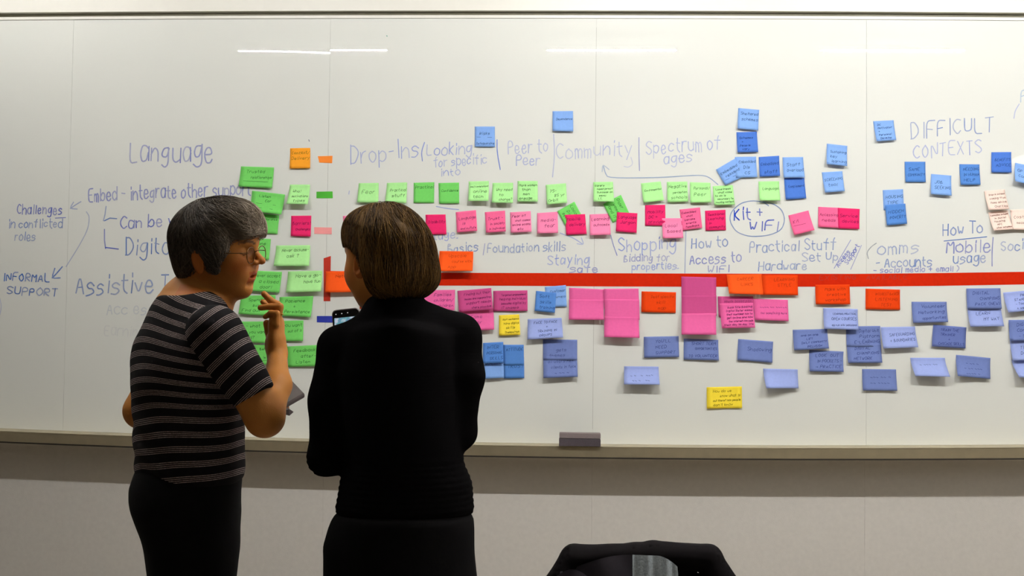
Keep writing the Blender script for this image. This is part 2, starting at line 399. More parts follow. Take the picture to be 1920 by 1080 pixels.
N((473.3,647,539,645.5,538,684,484,683.8), 'g2', '  Behind every|      comment|   is an ask|  ____', curl=.004)
N((538.3,649.5,603,646.6,605,686,541.2,688), 'g2', '  Feedback|      after-|   Listen', curl=.004)
# --- green row
N((672.7,343.6,710,343,710.4,380.6,670.7,380.2), 'g1', '|  Fear', curl=.007, fs=1.3)
N((725.6,343,763.5,342,762.9,381.5,723.2,380.2), 'g1', '|  Practical|    stuff', curl=.008)
N((775.7,342.7,814.4,341.7,814,380.6,776,380.6), 'g2', 'Practical', curl=.002, label='small green sticky note reading Practical, flat against the board')
N((822.2,343.2,860.7,342.3,861.3,381.5,823.8,382), 'g2', '| Confidence', curl=.003)
N((878.8,340.3,916.7,339.4,916.7,378.3,879.2,378.3), 'g1', "Don't understand|   online|   tech", curl=.014)
N((923.5,343,962.2,342.7,962.2,382,923,381.6), 'g1', '|  Why need|     to|     change?', curl=.014)
N((970.5,339.4,1008.1,339.4,1008.6,378.6,970.3,378.6), 'g1', 'More women|   than|    men|engage', curl=.006)
N((1077,378,1095,412,1062,427,1045,396), 'g2', 'Local|   Digital|   skills', curl=.002, label='green sticky note turned sideways under the 75-85 note')
N((1023.4,346.9,1061.1,343.8,1063.3,381.4,1026,384.7), 'g1', '|  75-|      85 yr|Orbit', curl=.009, lay=2.5)
N((1164.2,365.2,1180,400,1149,418,1131,383), 'g2', 'Older|   women|   and IT', curl=.002, label='green sticky note turned sideways under the Carers note')
N((1112.5,341.6,1149.2,341,1151,379.7,1112.5,379.2), 'g1', 'Carers|  need proof|  Success on|    menu|   I.T.', curl=.012, lay=3)
N((1201.7,343.8,1238.9,340.3,1244.4,376.6,1206.1,381), 'g1', '| Environmental', curl=.008)
N((1250.3,341,1288.8,340.5,1289.7,378.6,1251,379.7), 'g1', 'Negative|    perception|  schools', curl=.006)
N((1293.6,341.6,1331.9,342.7,1332.6,380.3,1293.6,380.8), 'g1', '  Personal/|  Peer', fs=1.2, curl=.008)
N((1336.3,349,1374.1,347,1376.8,384.7,1338.5,385.4), 'g1', ' Loneliness|   what come|to do is|  secondary to|housing context', curl=.008)
N((1422,340.3,1460.8,339.7,1461.4,377.2,1422.9,377), 'g1', '|  Language', curl=.010, label='small light green sticky note reading Language, above the circled words')
# --- pink row
N((643,405,682,403,683,442,645,443), 'p2', 'Cost', curl=.003, label='pink sticky note at the left of the pink row, behind the bobbed hair')
N((750,406,788,406,789,444,751,444), 'p1', 'Access', curl=.003, label='pink sticky note beside Disability, mostly behind the bobbed hair')
N((797.9,402.5,835.4,402,837.4,439.6,799,440), 'p3', '| Disability', curl=.003)
N((854.5,397.8,892.4,393.9,895.2,433.2,857.4,436.5), 'p1', '| Language|    is|  and culture', curl=.006)
N((909,397.8,946.9,394.9,948.8,434.6,911.7,437), 'p1', '| Trust -|   in society|. in individual', curl=.007)
N((956.4,398.2,995,395.9,996.9,435,958,437), 'p2', 'Fear of|   what comes|online scams|     etc', curl=.006)
N((1007,399.6,1045.6,397,1046.5,437.5,1007.6,438.5), 'p2', '|  media-|     fear', curl=.009)
N((1059.2,403,1097,401.5,1100,438.9,1061.7,440.8), 'p3', 'Mobile|  delivery', curl=.002, lay=3)
N((1105.5,402,1143.4,400.6,1144.8,441,1106.2,441.8), 'p2', 'Learning|  outcomes', curl=.010)
N((1156.8,398,1195,400,1193.4,437,1154.5,434.2), 'p3', 'Language|  Jargon', curl=.003, lay=3)
N((1209.5,384.6,1247.4,384,1247.8,423.5,1209.3,423.3), 'p3', '| Mobility|  DC +|  provider', curl=.002)
N((1274,392.8,1312.4,388.9,1316.3,427.8,1279,432.3), 'p1', 'Embedded|    what|  became|   events|  feedback', curl=.004)
N((1241,409.3,1279,409.3,1280.3,447.2,1242,447.6), 'p2', '| Local|   Based', curl=.008, lay=2.5)
N((1321.9,395.2,1360.2,393.3,1361,431.7,1322.6,432.6), 'p3', ' Sessional| Learning|  in|  community', curl=.002)
N((1478,404,1515.7,394.6,1525.4,432.2,1487.4,441.5), 'p1', '| Kit| __', curl=.009)
N((1534.3,387.8,1572.6,389.6,1573.2,428,1533.3,425.7), 'p1', '|Accessing|  needs', curl=.004)
N((1571,389.6,1611.7,391.9,1610.2,430,1571,428.5), 'p3', '|Service|  devices', curl=.003, lay=1.2)
# --- upper blues
N((890.3,237.3,927.8,237.3,928.2,276,890.5,275.6), 'b1', '|   Risks| ____|Safeguarding', curl=.003)
N((1036.1,208.6,1074.4,208.2,1074.9,247.3,1036.1,246.4), 'b1', '|  Dependence', curl=.006)
N((1384.2,202.6,1423.5,206,1420.6,245.4,1382,242.1), 'b1', ' Sheltered|  schemes', curl=.006)
N((1380.7,248,1419.2,247,1421,285.7,1382.2,286.6), 'b3', '| Schemes|   +| People|   vary', curl=.005)
N((1377.8,294.4,1417.6,293.6,1419,332.9,1379,333.5), 'b1', '  Embedded|      DIs|       CS', curl=.005)
N((1342.2,318.3,1377.8,297.5,1395.3,331,1359.3,347.9), 'b1', '|Embedded|   resident|  ___', curl=.003, lay=3.5)
N((1422.5,294.4,1460.8,292,1461.8,330.4,1423.5,332), 'b3', '|Embedded||   staff', curl=.005)
N((1470,334.3,1508,333.5,1511,372.2,1472.5,374.7), 'b3', '|  Complement', curl=.004)
N((1467.2,295,1505.7,294.4,1507.7,333.5,1468.2,333.9), 'b1', '|  Staff|  Overload', curl=.006, lay=.5)
N((1550.4,269.3,1588.7,273.6,1586.2,312.9,1547.9,309), 'b1', '|  Sustaining|  key|   learning', curl=.010)
N((1540.7,323.2,1579.4,320.9,1582.3,359.2,1545.4,362), 'b1', '|SCREENING|   tool', curl=.007)
N((1637,227.4,1675.4,225.4,1678.4,263.7,1641.8,266), 'b1', '  DC|  Motivator|  +|  Personal|   Develop', curl=.007)
N((1696,303.2,1734.9,303.2,1734.9,341.9,1696.8,341.9), 'b2', '|  SAME| COMMUNITY', curl=.003)
N((1745.7,326.2,1783.7,329.3,1782,368,1743.2,365), 'b1', '|  JOB|  SEEKING', curl=.008)
N((1798.6,307.9,1836.3,308.3,1837,347,1799.6,347.2), 'b2', '  NEEDING|  IN HUMAN|  HELP', curl=.005)
N((1858.7,285.5,1896,285,1895.4,324.2,1857.7,323.8), 'b3', '|  BENEFITS|   ADVICE', curl=.004)
N((1903.5,305.2,1941,313,1938,351,1898.4,341.5), 'b1', '| GP|  Contact', curl=.014)
N((1655,356.5,1693.1,354.6,1695,392.6,1656.5,394.4), 'b1', '| HOUSING|  TYPE', curl=.0006)
N((1658.9,384.6,1696.9,381.9,1699.4,420,1661.5,423.1), 'b2', '| HIDDEN|  POVERTY', curl=.003, lay=4)
# --- cream
N((1852.8,398,1889.8,394.4,1896.9,430.6,1859.8,433.3), 'cr', 'Embedded scheme|   in social|  Housing|    MFC|  other schemes', curl=.010)
N((1844.8,358.3,1883,355,1888.9,393,1850.6,394.8), 'cr', '  Drop-in scheme|  coming from|  Home advice|     Charities', curl=.008, lay=3)
N((1894,393.5,1933,391,1935,432,1896.3,431), 'cr', '| Cost of|   measures', curl=.008, lay=1)
# --- oranges on the tape
N((611,509,676,508,678,548,611.8,548.7), 'o1', '    Networks', curl=.010, lay=1.5)
N((675,541,740,541,740,579,675,579), 'o2', '', label='orange-red sticky note peeping out under the bobbed woman\'s chin', curl=.004)
N((689,573,754,573,754,612,689,612), 'b1', '', label='blue sticky note mostly behind the black collar, under an orange one', curl=.003)
N((824.2,470.7,887.4,471.5,887.6,509,822.8,509.6), 'o1', '    Upscale|      course with|    App', curl=.022, lay=2, faint=True)
N((1362.2,515,1427.8,514.4,1429.6,552.9,1365.6,551), 'o1', '    CAREER|      LINKS', curl=.010, lay=2.5, faint=True)
N((1428.4,515.6,1495.6,516,1495,553.8,1429.3,553), 'o2', '     LEARNING|       STYLE', curl=.006, lay=2, faint=True)
N((1528.4,534,1592.9,533.5,1592.9,570.7,1528.4,570.7), 'o2', '    Make with|     creative|    workshop', curl=.005, lay=2)
N((1622.8,541,1687.6,543,1687,581,1622.4,580), 'o2', '    INTEREST BASED|    LISTENING|       TEST', curl=.003, faint=True)
N((1202.9,546.2,1267.6,548,1266.7,586.9,1202.2,585.2), 'o2', '    Deaf specific|       skill|        map', curl=.003, faint=True)
# --- magenta block
N((788,544.5,853.3,543.3,853,582,787,582), 'm2', '   Families|   children/|     children', curl=.006, left=.25)
N((860,579,925.2,578,927.2,618,863,621), 'm2', '|     Same|     over', curl=.009, faint=True)
N((857.8,545.3,921,540,925,580.7,861,585), 'm1', '  Finding out their|  issues and signposting|   support needs|      where possible', curl=.006, lay=2.5)
N((924.9,545.3,989,544.3,989.4,583.2,925.6,583.8), 'm1', '   Targeted engagement|  helping individual|   become digital by|   IT champs', curl=.003, lay=1)
N((935.5,591,973.5,589.4,975.8,627.9,936,629.4), 'y', '  Staff confidence|   have digital|     skills|    themselves', curl=.005)
N((1021.5,537.9,1061,534.6,1062.7,575,1024.4,575.4), 'b1', '   Customer|      journeys', curl=.003)
N((1005.3,545.3,1042.9,549.5,1040.5,586.7,1002.6,583.2), 'b2', '  Soft|   skills|   training', curl=.005, lay=2.5)
N((989.4,598.3,1053,595.8,1056,632.7,989.4,636.6), 'v2', '  FACE TO FACE|         +|    TRAINING IN|     GROUPS', curl=.012)
N((1018,636.6,1082.3,637,1082.3,675,1018.5,675), 'v1', '||      gets|  themes', curl=.003, faint=True)
N((1018.5,668.7,1082.1,667.7,1083.1,706.2,1019.1,708.6), 'v1', ' all users next|   clients in face|     ~ ~~ ~', curl=.009, lay=3.5, label='slate blue sticky note reading all users next, lower of a pair', faint=True)
N((907.5,672,943.7,671,945.6,708.2,908,710), 'b1', 'REPETITION', curl=.007, fs=1.1)
N((905.8,643,943.7,641,944.5,680,906,681), 'b2', '  INTER|  PERSONAL|     SKILLS', curl=.005, lay=5)
N((943.7,669.7,982.6,669.7,983.2,709,945,709.5), 'b2', '|  TRUST', fs=1.2, curl=.003)
N((943.7,646.4,982,646.4,982.6,685,944,685), 'b2', ' ATTITUDE', curl=.001, lay=-.2)
# blank magenta pairs
N((1067,539.4,1133,542.6,1132,580,1067.5,580), 'm2', '', label='blank rose sticky note, top left of the cluster of five', curl=.001)
N((1132,541.5,1197,541,1199,580,1133,579), 'm2', '', label='blank rose sticky note, top right of the cluster of five', curl=.001, lay=2.5, dog=.006)
N((1067,561.1,1131.5,562,1132,600,1066.6,599.6), 'm2', '', label='blank rose sticky note, lower left of the cluster of five', curl=.008, lay=5, dog=.006)
N((1133.5,561,1198.4,561.7,1199,600,1133,600), 'm2', '', label='blank rose sticky note, middle right of the cluster of five', curl=.002, lay=9)
N((1133,593.7,1197.3,594.7,1198,633.5,1132.4,632), 'm2', '', label='blank rose sticky note, lowest of the cluster of five', curl=.010, lay=14)
N((1277.4,518.7,1342.7,520.2,1342.7,559,1277.8,559), 'm1', '', label='blank magenta sticky note, topmost of the overlapping three', curl=.001, lay=1.5)
N((1277.8,554.3,1343.2,554.3,1343,592,1277.5,592), 'm1', '', label='blank magenta sticky note, middle of the overlapping three', curl=.003, lay=5.5)
N((1277.4,588,1341.7,587.5,1341.3,627.7,1276.3,627.3), 'm2', '', label='blank rose sticky note, lowest of the overlapping three', curl=.008, lay=13)
N((1345.6,555.6,1412,556,1414,594,1347,594), 'm1', '  Needs based plan|  for residents', curl=.002, faint=True)
N((1412.2,560,1477.3,562.2,1477.8,602.2,1414.6,600), 'm2', '|  ~~~~ ~~ ~~~~~|  for something more', curl=.006, faint=True, label='rose sticky note with one faint line, right of the Back Site note')
N((1349,569,1412,568,1414.4,614.4,1352,615.6), 'm2', '   Back Site Banking|  Digital Sister makes|  their customer how to|  get online and how|   the internet can help|their day to day life', curl=.009, lay=4, label='rose sticky note filled with small writing, starting Back Site Banking')
# --- lower slate blues
N((1207,631.4,1272.5,630.3,1272.9,669.3,1207.5,670.7), 'v1', "     YOU'LL|     NEED|     SUPPORT", curl=.004)
N((1282,634.8,1346.4,637.3,1347.4,675.6,1281.6,674.2), 'v1', '   SHORT TERM|     OPPORTUNITIES|| TO VOLUNTEER', curl=.004, dog=.006)
N((1170.3,686.7,1234.8,687.4,1235.6,720.4,1169.2,720), 'v2', '||  ~ ~   ~  ~~~|   ~~ ~   ~~', curl=.026, label='pale lilac sticky note hanging far out, below the left of the support note', faint=True)
N((1325,726,1391,724.5,1391,765,1325,766), 'y', '  How do we|      know what is|  out there? how people|  don\'t know', curl=.003, label='large yellow sticky note alone below the blues, reading How do we know')
N((1384,635.6,1449.6,640.4,1447.3,680,1381.8,675), 'v1', '|    Shadowing', fs=1.2, curl=.004)
N((1430.7,691,1495.6,692.5,1496,727.8,1433.3,727), 'v2', '', label='creased pale lilac sticky note below and right of Shadowing', curl=.014, side=-.5)
N((1486.2,618.4,1551,616.7,1552.9,653.3,1487.8,656.7), 'v1', '|   one on one|      LIFT|   DAILY COMMUNITY|      INCLUSION', curl=.007, lay=0)
N((1517.3,656.2,1581,659,1580.4,697.3,1516.7,696), 'v1', '  LOOK  OUT|   IN POCKETS -|  > PRACTICE', curl=.006, dog=.006)
N((1586,612,1650.3,611,1651,650,1587,650), 'v1', '      Digital Unit|      Platform|   E-LEARNING', curl=.002, label='slate blue sticky note reading Digital Unit Platform, upper of a joined pair')
N((1587,645,1651,644,1652.6,680,1588.9,680.4), 'v1', '   DIGITAL|    CHAMPIONS|  NETWORK', curl=.005, lay=3)
N((1543.3,577.3,1607.8,579.6,1607.3,618.4,1543.3,616.7), 'v2', '    LEARNING/PRACTICAL|   OPEN COURSES|   eg run silc sessions', curl=.009, lay=2.5)
N((1709,565.8,1774.8,565.8,1775.2,604,1710,605.6), 'v1', '    Volunteer|  Networking|    opportunities', curl=.007)
N((1651,613.3,1715.5,612.3,1718.6,651,1653.4,653.4), 'v2', '|   SAFEGUARDING|   + BOUNDARIES', curl=.011, lay=.8)
N((1749.7,608.6,1811.9,613.7,1808.8,653.4,1745.7,649.4), 'v3', '   TRAIN THE|   TRAINER|        +|  CASCADE SKILLS', curl=.005)
N((1812.9,574,1876,573.4,1879,611.7,1815.9,612.7), 'v2', '|   LEARN|       MY WAY', curl=.010, lay=2)
N((1811.2,541,1875,540.4,1876.5,579,1812,579), 'v1', '  DIGITAL|      CHAMPIONS|   PACK (NEW)', curl=.004, lay=3.5)
N((1880.7,548.5,1945,543,1950,580,1886,586.2), 'v2', '        PRODUCE|    STANDARDS|    - Tools|    + website', curl=.012)
N((1890.7,600,1955,599,1955,638,1891,639), 'v1', '   DIGITAL|   CONTENT|    - SMALL', curl=.005, lay=2)
N((1893.3,637,1957,636,1958,675,1895.8,676), 'v2', '|    TICKET|    DEVICE', curl=.008)
N((1895.8,675,1960,674,1966,707,1903.5,706.8), 'v2', '||    ~ ~~ ~|    ~ ~', curl=.020, lay=3, label='pale lilac sticky note hanging out at the right edge, lowest there', faint=True)
N((1706.5,670.7,1771.5,670.7,1775.6,705.8,1711,704.4), 'v2', '|   ~ ~~~ ~~', label='pale lilac sticky note hanging far out, under the Train the Trainer note', curl=.028, faint=True)
N((1792.5,665.2,1857,671.2,1854.6,710.5,1791,704.4), 'v1', '|    ~ ~~ ~|   ~ ~~ ~~~|    ~~~~ ~', curl=.010, side=-.4, faint=True, label='slate blue tilted sticky note with faint writing, lower right')
N((1616.3,692,1680,692.5,1680.9,732.5,1616.7,731.9), 'v1', '|   ~~~ ~~ ~|   ~~ ~~~~', curl=.005, faint=True, label='slate blue sticky note alone on the board joint, lowest of the blues')

# --- tape pieces
def tape(name, top, bot, m, label, yoff=.0004, cat='tape', par=None):
    T = [np.array(W(*p)) for p in top]; B = [np.array(W(*p)) for p in bot]; V = []; F = []; n = len(T)
    c = (T[0]+B[-1])/2
    for y in (-yoff-.0003, -.0002):
        for a, b in zip(T, B): V += [(a[0], y, a[1]), (b[0], y, b[1])]
    for i in range(n-1):
        a = 2*i; F.append((a, a+1, a+3, a+2)); b = a+2*n; F.append((b, b+2, b+3, b+1))
        F.append((a, a+2, b+2, b)); F.append((a+1, b+1, b+3, a+3))
    F.append((0, 2*n, 2*n+1, 1)); e = 2*n-2; F.append((e, e+1, e+1+2*n, e+2*n))
    o = obj(name, V, F, m, None, origin=np.array([c[0], -.0002, c[1]])); tag(o, label, cat, None); return o
red_m = mat('red_tape', srgb(206, 38, 4), rough=.8, spec=.1, noise=.05, nscale=80, bump=.1)
lt = tape('red_tape', [(617, 508), (830, 511.5), (960, 511.8), (1140, 512.3), (1320, 513), (1600, 513.5), (1760, 512), (1960, 509)],
     [(617, 533), (830, 535.5), (960, 535.8), (1140, 537), (1320, 537.8), (1600, 537.5), (1760, 536), (1960, 532.6)], red_m, 'long horizontal band of red tape running across the whole board', .0003)
tape('red_tape', [(607, 484.3), (620.3, 480)], [(607, 564.6), (619.4, 564.6)], mat('dark_red_tape', srgb(190, 40, 12), rough=.5, noise=.05), 'short upright strip of dark red tape at the left end of the band', .0008)
for pts, c, lab in [((596, 293, 623.6, 292.2, 622.7, 306, 598.7, 304.8), (255, 140, 30), 'short orange paper tab beside the orange note'),
                    ((593.4, 359.4, 623.6, 359, 624, 371.7, 593.4, 371.7), (70, 180, 40), 'short green paper tab beside the Who note'),
                    ((588.9, 426, 622.1, 426.7, 622.1, 439.3, 589.3, 438.5), (250, 160, 160), 'short salmon paper tab beside the Barriers note'),
                    ((594.2, 592.5, 624, 592.5, 624, 604.8, 594.2, 604.3), (30, 50, 165), 'short dark blue tab just left of the raised phone')]:
    o = tape('paper_tab', [pts[0:2], pts[2:4]], [pts[6:8], pts[4:6]], mat('tab_%d_%d' % c[:2], srgb(*c), rough=.6, noise=.04), lab, .0006, 'paper tab'); o['group'] = 'colour key tabs'

# ------------------------------------------------------------------ marker writing on the board
ink_attr = attr_mat('marker_ink', 'col', rough=.5, spec=.2)
BOARDC = np.array(srgb(226, 226, 220)[:3])
def inkc(c, a): return tuple(BOARDC*(1-a)+np.array(srgb(*c)[:3])*a)+(1,)
BL1 = (48, 104, 212); BL2 = (14, 64, 186); BL3 = (24, 98, 186)
def put(strokes, w, c, a, label, par=board, yo=.0006):
    V = []; F = []; C = []
    for s_ in strokes:
        s2 = [np.array(W(*p)) for p in s_]; n0 = len(V); al = a*rng.uniform(.75, 1.15)
        ribbon(s2, w, V, F)
        m = (len(V)-n0)//2
        for i in range(m):
            f_ = al*(1.15 if i in (0, m-1) else 1)*rng.uniform(.9, 1.1); C += [inkc(c, min(1, f_))]*2
    o = obj('handwriting', [(p[0], -yo-i*1.5e-6, p[1]) for i, p in enumerate(V)], F, ink_attr, None, cols=C); o['label'] = label
    parented(o, par); return o
def WR(t, x0, y0, x1, y1, cap, c=BL1, a=.6, w=.0042, label=None, rot=None):
    w *= .92
    parts = []; tw = 0
    for wd in t.split():
        st, w_ = text_strokes(wd, k=2, slant=.1); parts.append((wd, [[(p[0]+tw, p[1]) for p in s_] for s_ in st])); tw += w_+4.9
    tw -= 4.9
    dx, dy = x1-x0, y1-y0; L = math.hypot(dx, dy); ex, ey = dx/L, dy/L
    for wd, st in parts:
        out = [[(x0+ex*(p[0]/tw)*L+ey*p[1]*cap/6, y0+ey*(p[0]/tw)*L-ex*p[1]*cap/6) for p in s_] for s_ in st]
        put(out, w, c, a, (label if label and len(parts) == 1 else f'blue marker word {wd}'))
def LN(*pls, c=BL1, a=.6, w=.0036, label='blue marker line', sm=True):
    return put([chaikin(p, 2) if sm else p for p in pls], w, c, a, label)
WR('Language', 243, 305, 397, 303, 40, BL2, .55, .0058)
WR('Embed - integrate other support', 166, 378, 470, 366, 25, BL2, .55, .0052)
WR('Challenges', 32, 401, 116, 402, 18, BL2, .7, .0044, 'blue marker words Challenges in conflicted roles'); LN([(104, 409), (123, 408)], c=BL2, a=.6)
WR('in conflicted', 16, 427, 116, 427, 16, BL3, .7, .004); WR('roles', 28, 451, 66, 451, 16, BL3, .6, .004)
LN([(152, 378), (142, 384), (132, 391)], [(138, 379), (131, 391), (145, 392)], c=BL3, a=.6, w=.0042, label='blue marker arrow to Challenges')
LN([(162, 397), (168, 406), (165, 430), (148, 462), (124, 500)], c=BL3, a=.5, label='blue marker curve down to informal support')
LN([(117, 500), (107, 512), (98, 521)], [(103, 503), (97, 522), (113, 521)], c=BL3, a=.75, w=.0046, label='blue marker arrow head by informal')
WR('INFORMAL', 6, 526, 92, 529, 15, BL3, .8, .0044); WR('SUPPORT', 13, 552, 106, 556, 14, BL3, .75, .0044)
LN([(199, 387), (197, 402), (194, 414)], [(196, 414), (206, 409), (219, 410)], c=BL3, a=.65, w=.0046, label='blue marker corner stroke, upper', sm=False)
LN([(196, 430), (196, 450), (198, 466)], [(198, 464), (222, 467)], c=BL2, a=.8, w=.005, label='blue marker corner stroke, lower', sm=False)
WR('Can be voluntary', 226, 428, 430, 424, 22, BL2, .7, .005); WR('Digital', 236, 478, 325, 476, 30, BL3, .7, .005)
WR('Assistive Tech', 143, 552, 372, 549, 34, BL3, .65, .0058)
WR('Acc essible', 200, 590, 330, 588, 22, (140, 160, 190), .3, .005); WR('Earning', 195, 628, 270, 630, 20, (150, 165, 190), .18, .005)
WR('Drop-Ins', 658, 306, 785, 296, 32, BL1, .5); LN([(796, 267), (790, 285), (792, 302)], a=.75, label='blue marker slash after Drop-Ins')
WR('Looking', 800, 292, 884, 289, 22, BL1, .5); WR('for specific', 813, 313, 912, 307, 18, BL1, .45, .004); WR('into', 826, 331, 862, 328, 14, BL1, .5, .004)
LN([(932, 262), (932, 285), (938, 318)], a=.7, label='blue marker bar before Peer to Peer')
WR('Peer to', 953, 290, 1028, 284, 25, BL1, .42); WR('Peer', 968, 311, 1012, 309, 18, BL1, .42)
LN([(1038, 252), (1040, 290), (1036, 332)], a=.45, label='blue marker bar before Community')
WR('Community', 1043, 299, 1184, 290, 28, BL1, .38); LN([(1183, 295), (1187, 308), (1178, 314), (1170, 312)], a=.3)
LN([(1198, 258), (1198, 290), (1199, 320)], c=BL2, a=.5, label='blue marker bar before Spectrum of ages')
WR('Spectrum of', 1212, 290, 1350, 280, 26, BL1, .42); WR('ages', 1244, 307, 1297, 303, 20, BL1, .42)
LN([(1131, 310), (1135, 325), (1141, 334), (1240, 333), (1310, 328), (1328, 331), (1346, 346)], [(1129, 322), (1130, 308), (1142, 318)], c=(100, 140, 190), a=.6, label='long blue marker arrow under Community')
WR('Kit +', 1377, 414, 1430, 408, 21, BL2, .9, .0052); WR('WIFI', 1404, 433, 1458, 432, 17, BL2, .85, .0052)
import itertools
LN([(1441, 386), (1432, 379), (1410, 376), (1388, 381), (1370, 398), (1368, 415), (1380, 435), (1405, 444), (1440, 442), (1465, 432), (1472, 412), (1466, 393), (1450, 382), (1430, 378)], c=(60, 110, 180), a=.75, label='blue oval drawn round Kit and WIFI')
WR('Heritage.', 776, 455, 858, 446, 15, BL1, .5, .004); WR('Basics', 840, 475, 896, 472, 18, BL3, .6, .0044); LN([(909, 457), (906, 478)], c=BL2, a=.6)
WR('Foundation skills', 914, 474, 1060, 470, 17, BL3, .55, .0044)
WR('Staying', 1027, 496, 1104, 496, 19, BL1, .55, .0044); WR('safe', 1068, 511, 1120, 511, 14, BL2, .6, .0044)
LN([(818, 387), (838, 391), (860, 393)], c=BL1, a=.7); LN([(1050, 437), (1075, 446), (1093, 458)], [(1082, 457), (1095, 459), (1090, 446)], c=BL1, a=.5, label='blue marker arrow towards Shopping')
LN([(1145, 441), (1150, 460), (1157, 479)], c=BL2, a=.65)
WR('Shopping', 1160, 473, 1266, 466, 25, BL1, .55, .0046); WR('Bidding for', 1170, 491, 1255, 489, 14, BL2, .5, .004); WR('properties.', 1185, 506, 1272, 504, 13, BL1, .55, .004)
LN([(1286, 433), (1285, 470), (1284, 512)], c=BL3, a=.65, label='blue marker bar after Shopping')
WR('How to', 1297, 467, 1364, 463, 20, BL3, .65, .0046); WR('Access to', 1293, 496, 1389, 491, 19, BL2, .6, .0048); WR('WIFI', 1326, 511, 1366, 510, 12, BL2, .6, .0042, 'blue marker word WIFI just above the tape')
WR('Practical Stuff', 1406, 474, 1566, 467, 20, BL3, .6, .0046); WR('Set Up', 1504, 491, 1571, 488, 16, BL3, .55, .0044); WR('Hardware', 1422, 507, 1512, 505, 16, BL3, .6, .0044)
LN([(1595, 450), (1564, 503)], c=BL2, a=.5); WR('Access', 1572, 501, 1594, 474, 9, BL2, .7, .0034); WR('Support', 1589, 496, 1612, 462, 9, BL2, .7, .0034); LN([(1615, 460), (1595, 505)], c=BL2, a=.55)
LN([(1643, 456), (1634, 462), (1625, 473), (1628, 485)], c=(40, 80, 110), a=.7, label='blue marker bracket before Comms')
WR('omms', 1645, 479, 1722, 473, 24, BL3, .55, .0048, 'blue marker word Comms'); WR('- Accounts', 1643, 503, 1746, 499, 18, BL3, .65, .0046)
WR('- social media + email )', 1638, 512, 1797, 508, 10, BL2, .6, .0038)
WR('How To', 1768, 441, 1842, 437, 21, BL3, .65, .0048); LN([(1770, 452), (1850, 444)], c=BL3, a=.7)
WR('Mobile', 1775, 475, 1855, 472, 22, BL2, .6, .0048); WR('usage', 1787, 494, 1847, 492, 19, BL3, .65, .0046)
LN([(1862, 445), (1860, 470), (1860, 499)], c=BL2, a=.6); WR('Social', 1877, 471, 1937, 467, 19, BL3, .6, .0046)
WR('DIFFICULT', 1708, 259, 1862, 248, 30, BL3, .6, .0046); WR('CONTEXTS', 1713, 297, 1840, 287, 26, BL1, .5, .0042)
WR('F', 1914, 190, 1925, 189, 24, (110, 160, 205), .6, .0042, 'blue marker letter cut off at the right edge'); LN([(1911, 195), (1903, 208), (1901, 222)], c=BL1, a=.4)
LN([(725, 67), (726, 68)], c=(40, 150, 130), a=.8); LN([(579, 262), (580, 265)], c=(60, 80, 120), a=.8)
LN([(0, 560), (3, 575), (0, 590)], c=BL1, a=.4); LN([(655, 358), (654, 364)], a=.5)
for t, x0, y0, x1, y1 in (('EXISTING', 1536, 525, 1604, 524), ('AVAILABLE', 1624, 525, 1700, 524)):
    st, tw = text_strokes(t, k=1); V = []; F = []
    for s_ in st: ribbon([np.array(W(x0+p[0]/tw*(x1-x0), y0+p[0]/tw*(y1-y0)-p[1]*9/6)) for p in s_], .002, V, F)
    o = obj('writing', [(p[0], -.0009-i*1.5e-6, p[1]) for i, p in enumerate(V)], F, mat('faint_red_ink', srgb(172, 34, 8), rough=.6)); parented(o, lt)
# ------------------------------------------------------------------ eraser on the tray
ex0, ez0 = W(1048.5, 829.5); ex1, _ = W(1124.5, 830.5); ez0 = float(zbot((ex0+ex1)/2))+.0014
er = thing('board_eraser', 'two-layer grey felt board eraser standing on the metal tray', 'eraser', ((ex0+ex1)/2, -.09, ez0))
parented(MB().box(ex0, ex1, -.114, -.066, ez0, ez0+.026, .003).build('felt_pad', mat('felt_dark', srgb(78, 70, 76), rough=.95, noise=.3, nscale=900, bump=.8, bscale=900)), er)
parented(MB().box(ex0+.001, ex1, -.110, -.068, ez0+.027, ez0+.046, .003).build('grip', mat('felt_top', srgb(128, 116, 116), rough=.8, noise=.08, nscale=300, bump=.3, bscale=500)), er)
# ------------------------------------------------------------------ implicit surfaces: primitives with smooth union, meshed by sparse surface nets
F32 = np.float32
def nrm(v): v = np.asarray(v, float); return v/np.linalg.norm(v)
class Prim:
    """kind: ell(c,r) cap(a,b,ra,rb) loft(stations) ; op '+' or '-' ; k blend radius ; T local frame (O, R 3x3 cols, s)"""
    def __init__(s, fn, c, rad, op='+', k=.01, T=None, name=''):
        s.fn = fn; s.op = op; s.k = k; s.T = T; s.name = name
        c = np.asarray(c, float)
        if T is not None: O, R, sc = T; c = O+R@(c*sc); rad = rad*sc
        s.c = c; s.rad = rad
    def ev(s, p):
        if s.T is None: return s.fn(p)
        O, R, sc = s.T
        return s.fn(((p-O.astype(F32))@R.astype(F32))/F32(sc))*F32(sc)
def ell(c, r, op='+', k=.01, T=None, rot=None):
    c = np.asarray(c, F32); r = np.asarray(r, F32); Rm = None if rot is None else np.asarray(rot, F32)
    def fn(p):
        q = p-c
        if Rm is not None: q = q@Rm
        a = q/r; k0 = np.sqrt((a*a).sum(1)); b = a/r; k1 = np.sqrt((b*b).sum(1))+1e-9
        return k0*(k0-1)/k1
    return Prim(fn, c, float(max(r)), op, k, T)
